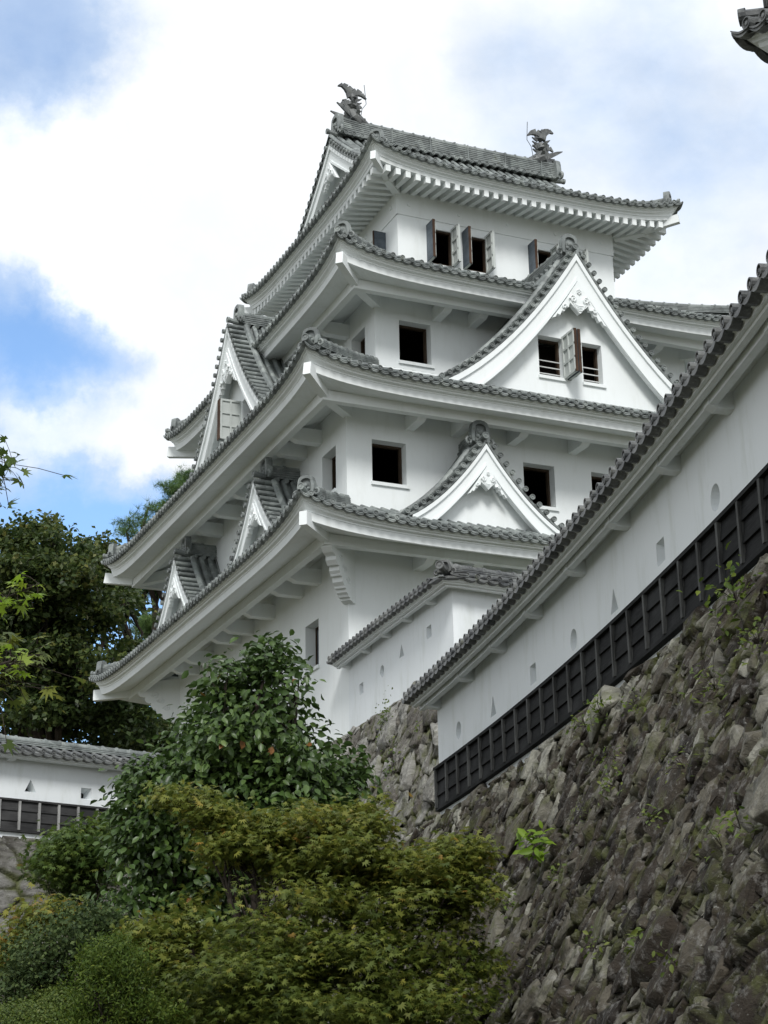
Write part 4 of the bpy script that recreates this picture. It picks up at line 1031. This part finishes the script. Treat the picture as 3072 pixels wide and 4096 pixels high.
LEAF_MAP2 = mat_leaf('green_maple_leaf', [(0, (0.045, 0.083, 0.021)), (.5, (0.093, 0.143, 0.027)), (.9, (0.150, 0.188, 0.038)), (1, (0.225, 0.165, 0.045))], .38, .5, .3)
LEAF_DARK = mat_leaf('dark_leaf', [(0, (.024, .044, .014)), (.5, (.060, .092, .026)), (.85, (.115, .140, .034)), (1, (.16, .16, .04))], .4, .45, .3)
LEAF_BRIGHT = mat_leaf('young_leaf', [(0, (0.140, 0.240, 0.020)), (.5, (0.240, 0.360, 0.035)), (1, (0.360, 0.440, 0.050))], .5, .45, .3)
LEAF_BLUE = mat_leaf('bluish_leaf', [(0, (.030, .052, .020)), (.5, (.066, .100, .034)), (1, (.12, .155, .05))], .28, .55, .15)
LEAF_FEATHER = mat_leaf('feathery_leaf', [(0, (.040, .075, .012)), (.5, (.080, .125, .018)), (1, (.15, .19, .03))], .35, .55, .2)
LEAF_HEDGE = mat_leaf('hedge_leaf', [(0, (0.040, 0.069, 0.013)), (.5, (0.077, 0.115, 0.018)), (1, (0.138, 0.163, 0.031))], .3, .55, .3)
NEEDLE = mat_leaf('pine_needle', [(0, (0.039, 0.084, 0.034)), (.5, (0.084, 0.161, 0.049)), (1, (0.168, 0.252, 0.070))], .25, .55, .3)
def tpl_ellipse(asp=.52, fold=.16):
    x = [0, .30, .62, .86, 1.0]; w_ = [.02, .46, .50, .26, .0]
    V = [(0, 0, 0), (.30, -asp*.46, fold*.5), (.66, -asp*.48, fold*.5), (1.02, 0, -.10), (.66, asp*.48, fold*.5), (.30, asp*.46, fold*.5), (.30, 0, 0), (.66, 0, -.02)]
    F = [(0, 1, 6), (1, 2, 7, 6), (2, 3, 7), (0, 6, 5), (6, 7, 4, 5), (7, 3, 4)]; return np.array(V), F
def tpl_maple(droop=.22):
    tips = [(-118, .46), (-66, .78), (-28, .95), (8, 1.0), (40, .92), (76, .72), (122, .42)]; tips = [(a-4, r) for a, r in tips]
    V = [(-.0, 0, 0)]; n = len(tips)
    for i, (a, r) in enumerate(tips):
        t = math.radians(a); V.append((r*math.cos(t), r*math.sin(t), -droop*r*r))
        if i < n-1:
            t2 = math.radians((a+tips[i+1][0])/2); V.append((.40*math.cos(t2), .40*math.sin(t2), .0))
    return np.array(V), [tuple(range(len(V)))]
def tpl_quad(asp=.6):
    return np.array([(0, 0, 0), (.5, -asp/2, .05), (1, 0, -.08), (.5, asp/2, .05)]), [(0, 1, 2, 3)]
def tpl_needles(n=9):
    V = []; F = []; r = np.random.default_rng(5)
    for i in range(n):
        t = 2*PI*i/n; d = np.array([.62+.25*r.random(), .62*math.cos(t), .62*math.sin(t)]); d /= np.linalg.norm(d); s_ = np.cross(d, [.3, .5, .8]); s_ /= np.linalg.norm(s_); b = len(V)
        V += [-s_*.020, s_*.020, d*(.8+.3*r.random())]; F.append((b, b+1, b+2))
    return np.array(V), F
def leaves(name, parent, pos, nrm, size, tpl, mat, rng, tint, dirs=None, spread=.5):
    """one mesh of many leaves: template placed at pos with normal near nrm"""
    TV, TF = tpl; n = len(pos)
    nz = nrm+rng.normal(0, spread, (n, 3)); nz /= np.linalg.norm(nz, axis=1)[:, None]
    d = rng.normal(0, 1, (n, 3)) if dirs is None else dirs+rng.normal(0, .45, (n, 3))
    d -= (d*nz).sum(1)[:, None]*nz; d /= np.linalg.norm(d, axis=1)[:, None]+1e-9
    e = np.cross(nz, d); sz = size*rng.uniform(.65, 1.25, n)
    V = pos[:, None, :]+sz[:, None, None]*(TV[None, :, 0, None]*d[:, None, :]+TV[None, :, 1, None]*e[:, None, :]+TV[None, :, 2, None]*nz[:, None, :])
    m = len(TV); fl = np.concatenate([np.array(f) for f in TF]); fs = np.array([len(f) for f in TF])
    loops = (fl[None, :]+(np.arange(n)*m)[:, None]).ravel(); sizes = np.tile(fs, n)
    return np_mesh(name, V.reshape(-1, 3), sizes, loops, mat, parent, False, [('tint', 'FACE', np.repeat(np.clip(tint, 0, 1), len(TF)))])
def n3(p, f, s_):
    return (np.sin(p[:, 0]*f+s_)+np.sin(p[:, 1]*f*1.13+s_*2.1)+np.sin(p[:, 2]*f*1.21+s_*.7)+np.sin((p[:, 0]+p[:, 2])*f*.61+s_*1.7)+np.sin((p[:, 1]-p[:, 2])*f*1.7+s_))/5
def crown_points(blobs, n, rng, twig=.16, per=8, shell=.30, cull=-.35, freq=2.6, seed=1.0):
    """blobs: (centre, radii, weight, tint offset); twig ends near the blob surface, leaves gathered round them"""
    w_ = np.array([b[2] for b in blobs], float); w_ /= w_.sum(); k = n//per
    bi = rng.choice(len(blobs), k*2, p=w_); C_ = np.array([b[0] for b in blobs])[bi]; R_ = np.array([b[1] for b in blobs])[bi]; T_ = np.array([b[3] if len(b) > 3 else 0 for b in blobs])[bi]
    d = rng.normal(0, 1, (k*2, 3)); d /= np.linalg.norm(d, axis=1)[:, None]; r = rng.random(k*2)**shell
    P = C_+d*R_*r[:, None]; keep = n3(P, freq, seed)+rng.normal(0, .12, k*2) > cull; P, d, T_ = P[keep][:k], d[keep][:k], T_[keep][:k]
    P2 = np.repeat(P, per, 0)+rng.normal(0, twig, (len(P)*per, 3))*np.array([1, 1, .6]); D2 = np.repeat(d, per, 0); T2 = np.repeat(T_+.12*n3(P, freq*.5, seed+3)+rng.normal(0, .06, len(P)), per)
    return P2, D2, T2, P
def limb(mb, p, q, r0, r1, rng, n=7, wob=.06, sagf=0):
    p = np.array(p, float); q = np.array(q, float); L = np.linalg.norm(q-p); t = np.linspace(0, 1, n); P = p+(q-p)*t[:, None]
    P[1:-1] += rng.normal(0, wob*L, (n-2, 3))*np.array([1, 1, .5]); P[:, 2] += sagf*L*np.sin(PI*t)
    mb.tube(P, r0+(r1-r0)*t, 6); return P
def tree(name, label, cat, base, blobs, n, leaf, size, mat, seed, trunk_r=.14, up=.6, tpl=None, per=8, twig=.16, shell=.3, cull=-.35, freq=2.6, tint0=.45, tintv=.22, spread=.5, group=None, bark=None, nl=None, fork=.45, stems=1, droop=None, maxl=18):
    rng = np.random.default_rng(seed); t = thing(name, label, cat, base, group); base = np.array(base, float)
    P, D, T, tw = crown_points(blobs, n, rng, twig, per, shell, cull, freq, seed)
    nr = D*(1-up)+np.array([0, 0, up]); dirs = D*np.array([1, 1, .3])+np.array([0, 0, droop]) if droop is not None else None
    leaves('crown', t, P, nr, size, tpl, mat, rng, tint0+T+rng.normal(0, tintv, len(P)), dirs, spread)
    mb = MB(); C_ = np.array([b[0] for b in blobs]); W_ = np.array([b[2] for b in blobs]); cen = (C_*W_[:, None]).sum(0)/W_.sum()
    for s_ in range(stems):
        b = base+rng.normal(0, .12*(stems > 1), 3)*np.array([1, 1, 0]); f = b+(cen-b)*fork+rng.normal(0, .1, 3)*np.array([1, 1, .3]); T_ = limb(mb, b, f, trunk_r, trunk_r*.62, rng, 7, .03)
        for c in C_[rng.permutation(len(C_))[:maxl]][s_::stems]:
            q = T_[-1]+(c-T_[-1])*.25+rng.normal(0, .15, 3)*.5; limb(mb, T_[-1], q, trunk_r*.55, trunk_r*.38, rng, 4, .03); Q = limb(mb, q, c, trunk_r*.38, trunk_r*.12, rng, 6, .05)
            near = tw[np.argsort(np.linalg.norm(tw-c, axis=1))[:60]]
            for e in near[rng.choice(len(near), min(len(near), nl or 7), replace=False)]: limb(mb, Q[rng.integers(2, 6)], e, trunk_r*.10, .006, rng, 5, .06)
    mb.build('trunk', bark or BARK, t); return t
def blob(u, v, dep, ru, rv, rd, wgt=1, tint=0):
    k = dep/7200*3072/1659; return (at(u, v, dep), (ru*k, rd, rv*k), wgt, tint)
def gz(u, v, dep, z=0.0):
    p = at(u, v, dep); return (p[0], p[1], z)
def ragged(blobs, per, r0, r1, seed):
    """break big crown masses into many small leaf clumps with gaps between"""
    r = np.random.default_rng(seed); out = []
    for b in blobs:
        for i in range(max(3, int(per*b[2]))):
            q = r.normal(0, 1, 3); q /= np.linalg.norm(q); q *= r.random()**.38; s_ = r.uniform(r0, r1)
            out.append((b[0]+q*np.array(b[1]), np.array([s_, s_, s_*.55]), s_*s_, (b[3] if len(b) > 3 else 0)+r.normal(0, .10)))
    return out
MAPLE = tpl_maple(); ELL = tpl_ellipse(); QUAD = tpl_quad(); NEED = tpl_needles()
# broad glossy tree in the middle
d = 20.0
tree('camellia_tree', 'dense glossy green broadleaf tree in front of the keep wall', 'tree', gz(520, 1900, d),
     [blob(580, 1520, d, 95, 95, .9, .9), blob(520, 1600, d, 150, 110, 1.1, 1.5), blob(640, 1640, d, 140, 120, 1.0, 1.5), blob(430, 1690, d, 110, 95, 1.0, 1.1), blob(600, 1750, d-.2, 170, 120, 1.1, 1.7),
      blob(345, 1745, d, 92, 100, .9, 1.0), blob(310, 1865, d, 95, 115, .9, 1.2), blob(420, 1850, d, 140, 130, 1.0, 1.2), blob(270, 1960, d, 90, 80, .8, .8), blob(700, 1720, d, 90, 100, .8, .8), blob(735, 1700, d, 40, 60, .5, .25),
      blob(580, 1430, d, 42, 50, .3, .22), blob(485, 1480, d, 45, 55, .4, .25), blob(640, 1500, d, 50, 50, .4, .25), blob(320, 1690, d, 50, 45, .5, .3), blob(420, 1980, d, 130, 90, .8, .8)],
     22000, None, .108, LEAF_CAM, 3, .11, .45, ELL, 8, .11, .34, -.30, 2.9, .40, .19, .42, droop=-.35)
# thin sprays standing off the crown: leading shoots
rngs = np.random.default_rng(44)
# maple in front
d = 14.2
tree('maple_tree', 'olive green spreading maple filling the foreground below the keep', 'tree', gz(720, 2150, d),
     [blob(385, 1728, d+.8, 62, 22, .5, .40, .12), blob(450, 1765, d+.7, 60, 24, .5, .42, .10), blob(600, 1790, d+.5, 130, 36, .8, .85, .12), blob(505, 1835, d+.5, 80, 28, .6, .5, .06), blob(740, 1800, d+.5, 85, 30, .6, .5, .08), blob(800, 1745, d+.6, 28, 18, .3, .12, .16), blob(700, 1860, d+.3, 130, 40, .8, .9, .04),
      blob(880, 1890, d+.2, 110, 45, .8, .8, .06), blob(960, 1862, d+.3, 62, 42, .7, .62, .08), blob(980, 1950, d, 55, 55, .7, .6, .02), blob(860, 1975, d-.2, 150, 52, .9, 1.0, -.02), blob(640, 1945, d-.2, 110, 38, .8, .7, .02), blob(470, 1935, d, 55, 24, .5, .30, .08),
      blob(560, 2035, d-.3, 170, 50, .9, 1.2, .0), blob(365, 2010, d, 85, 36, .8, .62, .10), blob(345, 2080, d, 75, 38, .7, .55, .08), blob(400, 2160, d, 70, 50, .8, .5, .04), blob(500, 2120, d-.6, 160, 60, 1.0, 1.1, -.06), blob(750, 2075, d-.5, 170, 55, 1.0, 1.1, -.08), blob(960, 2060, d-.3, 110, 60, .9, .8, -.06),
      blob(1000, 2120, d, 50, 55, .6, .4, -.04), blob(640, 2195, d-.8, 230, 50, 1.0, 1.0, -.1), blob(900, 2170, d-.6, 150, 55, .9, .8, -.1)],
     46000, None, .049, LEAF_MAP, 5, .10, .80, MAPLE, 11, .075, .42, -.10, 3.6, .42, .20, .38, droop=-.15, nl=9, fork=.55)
# smaller trees and shrubs at the left
d = 24.0
tree('maple_tree', 'small dark green maple in front of the stone footing at the left', 'tree', gz(190, 1990, d),
     [blob(170, 1830, d, 80, 42, .7, 1), blob(230, 1790, d, 50, 35, .5, .5, .15), blob(130, 1870, d, 60, 38, .6, .7), blob(215, 1870, d, 65, 50, .7, .9, -.05), blob(170, 1920, d, 50, 35, .5, .4, -.1)],
     5200, None, .075, LEAF_MAP2, 8, .07, .75, MAPLE, 8, .13, .4, -.3, 3.2, .42, .2, .4, droop=-.1)
d = 19.0
tree('maple_sapling', 'yellowish maple branch low at the left edge', 'tree', gz(70, 2130, d), [blob(95, 1985, d, 70, 30, .5, 1, .12), blob(25, 2030, d, 45, 34, .5, .7, .12), blob(150, 1990, d, 50, 30, .4, .5, .02), blob(35, 2075, d, 40, 30, .4, .4, .1)],
     2400, None, .062, LEAF_MAP, 12, .04, .75, MAPLE, 8, .11, .42, -.3, 3.2, .5, .2, .4, droop=-.1, bark=TWIG_PALE)
d = 18.0
tree('evergreen_shrub', 'fine leaved bluish green shrub with bare pale twigs at the left', 'shrub', gz(150, 2190, d), [blob(140, 2010, d, 75, 55, .6, 1), blob(80, 2060, d, 60, 50, .6, .9), blob(190, 2050, d, 55, 55, .6, .9), blob(130, 2110, d, 85, 50, .6, .9, -.1), blob(215, 1990, d, 45, 40, .4, .5), blob(60, 2110, d, 50, 30, .4, .4, -.1), blob(30, 2150, d, 60, 40, .5, .6, -.1), blob(120, 2160, d, 70, 35, .5, .6, -.12)],
     11000, None, .052, LEAF_BLUE, 14, .035, .5, QUAD, 8, .09, .4, -.32, 4.5, .42, .22, .6, bark=TWIG_PALE, nl=8, stems=2)
d = 13.2
tree('conifer_shrub', 'feathery light green shrub at the bottom left of the picture', 'shrub', gz(260, 2300, d), [blob(225, 2075, d, 40, 52, .4, .8), blob(265, 2090, d, 40, 55, .4, .8), blob(200, 2130, d, 42, 60, .4, .9), blob(275, 2160, d, 55, 62, .4, 1.0), blob(225, 2200, d, 65, 50, .4, 1), blob(315, 2195, d, 45, 45, .4, .6), blob(360, 2205, d, 30, 30, .3, .3), blob(180, 2215, d, 40, 45, .4, .5)],
     17000, None, .036, LEAF_FEATHER, 15, .03, .25, tpl_quad(.34), 12, .05, .24, -.5, 6.0, .42, .24, .5, droop=.7, stems=2)
d = 17.0
tree('clipped_shrub', 'rounded clipped shrub in the bottom left corner', 'shrub', gz(60, 2330, d), [blob(55, 2215, d, 75, 48, .6, 1), blob(0, 2225, d, 70, 50, .6, 1)], 15000, None, .030, LEAF_HEDGE, 16, .03, .3, QUAD, 10, .04, .12, -.7, 6, .45, .22, .5, stems=2)
tree('clipped_shrub', 'rounded clipped shrub between the corner one and the feathery shrub', 'shrub', gz(130, 2330, d+.6), [blob(118, 2185, d+.6, 60, 50, .6, 1)], 12000, None, .030, LEAF_HEDGE, 17, .03, .3, QUAD, 10, .04, .12, -.7, 6, .5, .22, .5, stems=2)
# dark trees beyond the left wall
d = 60.0
tree('dark_tree', 'big dark leafy tree behind the low wall at the left', 'tree', gz(120, 1700, d, 7.5),
     ragged([blob(50, 1270, d, 95, 90, 3, 1.2, .14), blob(165, 1310, d, 95, 85, 3, 1.2, .08), blob(60, 1420, d, 120, 100, 3, 1.5), blob(190, 1450, d, 110, 95, 3, 1.4), blob(60, 1560, d, 120, 75, 3, 1.1, -.06), blob(210, 1570, d, 115, 65, 3, 1.1, -.08), blob(120, 1205, d, 60, 40, 2, .5, .12), blob(0, 1330, d, 80, 110, 3, 1), blob(85, 1135, d, 34, 18, 1.0, .22, .12), blob(20, 1170, d, 45, 40, 1.5, .35, .15), blob(245, 1370, d, 40, 70, 2, .45)], 34, .45, .95, 5),
     52000, None, .20, LEAF_DARK, 21, .40, .55, tpl_quad(.7), 10, .15, .45, -.28, 1.6, .42, .22, .5, nl=2, fork=.5)
d = 64.0
tree('dark_tree', 'dark tree in the gap under the left eaves of the keep', 'tree', gz(310, 1700, d, 7.5),
     ragged([blob(300, 1575, d, 75, 60, 3, 1.1, -.08), blob(275, 1460, d, 45, 60, 2.5, .7), blob(335, 1625, d, 65, 42, 3, .9, -.1), blob(235, 1235, d, 38, 40, 2, .5, .1), blob(205, 1205, d, 28, 24, 1.5, .3, .12), blob(255, 1310, d, 30, 35, 2, .4, .0)], 30, .45, .9, 6),
     17000, None, .21, LEAF_DARK, 22, .32, .55, tpl_quad(.7), 10, .16, .45, -.4, 1.6, .40, .22, .5, nl=2, fork=.5)
d = 74.0
tree('pine_tree', 'pine with needle pads showing behind the left eaves of the keep', 'pine', gz(420, 1700, d, 8),
     ragged([blob(285, 1133, d, 34, 9, 1.5, .7, .1), blob(330, 1108, d, 36, 10, 1.5, .8, .1), blob(372, 1075, d, 30, 11, 1.5, .8, .12), blob(400, 1042, d, 22, 11, 1.2, .5, .15), blob(320, 1262, d, 38, 9, 1.5, .8, .18), blob(345, 1240, d, 30, 9, 1.5, .5, .1), blob(312, 1352, d, 34, 13, 1.5, .8, .22), blob(345, 1338, d, 26, 10, 1.2, .4, .15), blob(275, 1280, d, 20, 9, 1, .3, .1), blob(300, 1412, d, 40, 12, 1.5, .6, .05)], 14, .35, .6, 7),
     3600, None, .36, NEEDLE, 23, .42, .7, NEED, 6, .10, .5, -.35, 1.4, .45, .2, .5, nl=1, fork=.62)
# near maple twigs reaching in from the left edge
def spray(name, label, pts, mat, size, n, seed, per_r=.09, rads=(.012, .004), group=None, tint=.5):
    rng = np.random.default_rng(seed); t = thing(name, label, 'branch', pts[0], group); mb = MB(); pts = np.array(pts); P = limb(mb, pts[0], pts[1], rads[0], rads[1], rng, 8, .03)
    pos = []; base = np.linspace(.45, 1.0, n)
    for q in base:
        c = np.array([np.interp(q, np.linspace(0, 1, 8), P[:, i]) for i in range(3)]); e = c+rng.normal(0, per_r, 3); mb.tube([c, (c+e)/2+[0, 0, .01], e], .0022, 4); pos.append(e)
    mb.build('twig', BARK, t); pos = np.array(pos); leaves('leaves', t, pos, np.tile([0, -.3, .9], (n, 1)), size, MAPLE, mat, rng, np.clip(rng.normal(tint, .2, n), 0, 1), None, .4); return t
d = 9.5
spray('maple_branch', 'bright yellow green maple sprig at the left edge, the upper one', [at(-60, 1330, d), at(85, 1262, d)], LEAF_BRIGHT, .07, 30, 31, .06, group='near maple sprigs at the left edge')
spray('maple_branch', 'bright yellow green maple sprig at the left edge, the lower one', [at(-70, 1480, d), at(55, 1405, d)], LEAF_BRIGHT, .065, 22, 32, .05, group='near maple sprigs at the left edge')
d = 11.0
spray('maple_branch', 'dark maple sprig against the sky at the left edge', [at(-80, 1080, d), at(30, 1000, d)], LEAF_MAP2, .085, 42, 33, .10, tint=.2)
spray('maple_branch', 'olive maple sprig low at the left edge in front of the dark tree', [at(-60, 1560, d), at(40, 1420, d)], LEAF_MAP, .085, 70, 34, .16, tint=.45)
# plants on the stone slope
def on_slope(u, v):
    dirv = at(u, v, 1)-CAM
    for k in np.linspace(8, 24, 900):
        p = CAM+dirv*k; dep = 5.74-p[2]; off = .42*dep+.012*dep*dep+.08
        if dep > 0 and p[0] >= wx(p[1])-off-.16: return p
    return CAM+dirv*14
def tuft(name, label, u, v, size, n, tpl, mat, seed, spread=.10, up=.5, group=None, tint=.55, cat='plant'):
    rng = np.random.default_rng(seed); c = on_slope(u, v); t = thing(name, label, cat, c, group); mb = MB(); pos = c+rng.normal(0, spread, (n, 3))*np.array([.5, 1, .8])+np.array([-.05, 0, .03])
    for p in pos[:max(3, n//4)]: mb.tube([c, (c+p)/2+[-.02, 0, .02], p], .002, 4)
    mb.build('stem', BARK, t); leaves('leaves', t, pos, np.tile([-.45, -.3, .8], (n, 1)), size, tpl, mat, rng, rng.normal(tint, .2, n), pos-c+np.array([0, 0, .05]), .5)
tuft('broadleaf_weed', 'bright green broad leaved plant low on the stone slope', 1165, 1832, .13, 46, tpl_ellipse(.42), LEAF_BRIGHT, 41, .10, tint=.15)
WEEDS = [(1300, 1545, 'green', .06, 34, .10), (1265, 1570, 'green', .05, 24, .09), (1545, 1490, 'fern', .07, 40, .12), (1590, 1300, 'green', .07, 60, .16), (1640, 1390, 'green', .05, 40, .09), (1330, 1700, 'green', .055, 26, .08), (1330, 1640, 'fern', .05, 22, .08), (1420, 1770, 'green', .05, 18, .06), (1390, 2040, 'green', .07, 10, .05), (1600, 1790, 'green', .06, 16, .08), (1560, 1830, 'green', .05, 12, .07), (1210, 1890, 'green', .05, 14, .06), (1110, 1960, 'green', .05, 20, .09), (1290, 2050, 'green', .05, 16, .06), (1480, 1660, 'fern', .05, 24, .09), (1380, 1530, 'green', .05, 20, .08), (1460, 2080, 'green', .05, 12, .06), (1270, 1760, 'fern', .04, 18, .07)]
WL = ['leafy weed under the boarded wall left of centre', 'smaller weed just left below the leafy one under the boards', 'fern high on the slope below the fifth batten from the right', 'thick clump of weeds beside the boards at the upper right', 'weed in the crack between pale stones at the right edge', 'weed between dark stones in the middle of the slope', 'fern just above the middle of the slope', 'sparse weed in the upper middle of the dark stones', 'few bright leaves near the bottom of the slope', 'weed at the right edge half way down', 'sparse weed left of the right edge weed', 'weed below the broad leaved plant', 'weed beside the foreground maple', 'trailing weed near the bottom left of the slope', 'fern among the pale stones in the upper right', 'small weed under the boards in the middle', 'low weed near the bottom right of the slope', 'small fern right of the broad leaved plant']
for i, ((u, v, k, sz, n, sp), lb) in enumerate(zip(WEEDS, WL)):
    tuft('weed' if k == 'green' else 'fern', lb, u, v, sz*.9, int(n*1.5), tpl_ellipse(.5) if k == 'green' else tpl_quad(.25), LEAF_HEDGE if i % 3 else LEAF_FEATHER, 60+i, sp, group='weeds growing out of the stone slope', tint=.6)
# creeper on the keep base
rng = np.random.default_rng(71)
def base_pt(u, v):
    dirv = at(u, v, 1)-CAM
    for k in np.linspace(20, 36, 900):
        p = CAM+dirv*k; dep = 9.28-p[2]
        if dep > 0 and p[0] >= -.25-.30*dep-.014*dep*dep-.16: return p
    return CAM+dirv*28
for (u, v, n, sp, lb) in ((835, 1560, 130, .22, 'creeper with small leaves on the keep base near its top'), (850, 1650, 80, .20, 'thin creeper lower on the grey keep base'), (905, 1600, 40, .10, 'green tuft on the keep base beside the boarded wall')):
    c = base_pt(u, v); t = thing('creeper', lb, 'plant', c, 'creepers on the keep base'); pos = c+rng.normal(0, sp, (n, 3))*np.array([.25, .8, 1.3])+np.array([-.05, 0, 0])
    mb = MB()
    for p in pos[:8]: mb.tube([c, (c+p)/2, p], .004, 4)
    mb.build('stem', BARK, t); leaves('leaves', t, pos, np.tile([-.8, -.3, .4], (n, 1)), .055, tpl_ellipse(.6), LEAF_HEDGE, rng, rng.normal(.45, .22, n), None, .5)
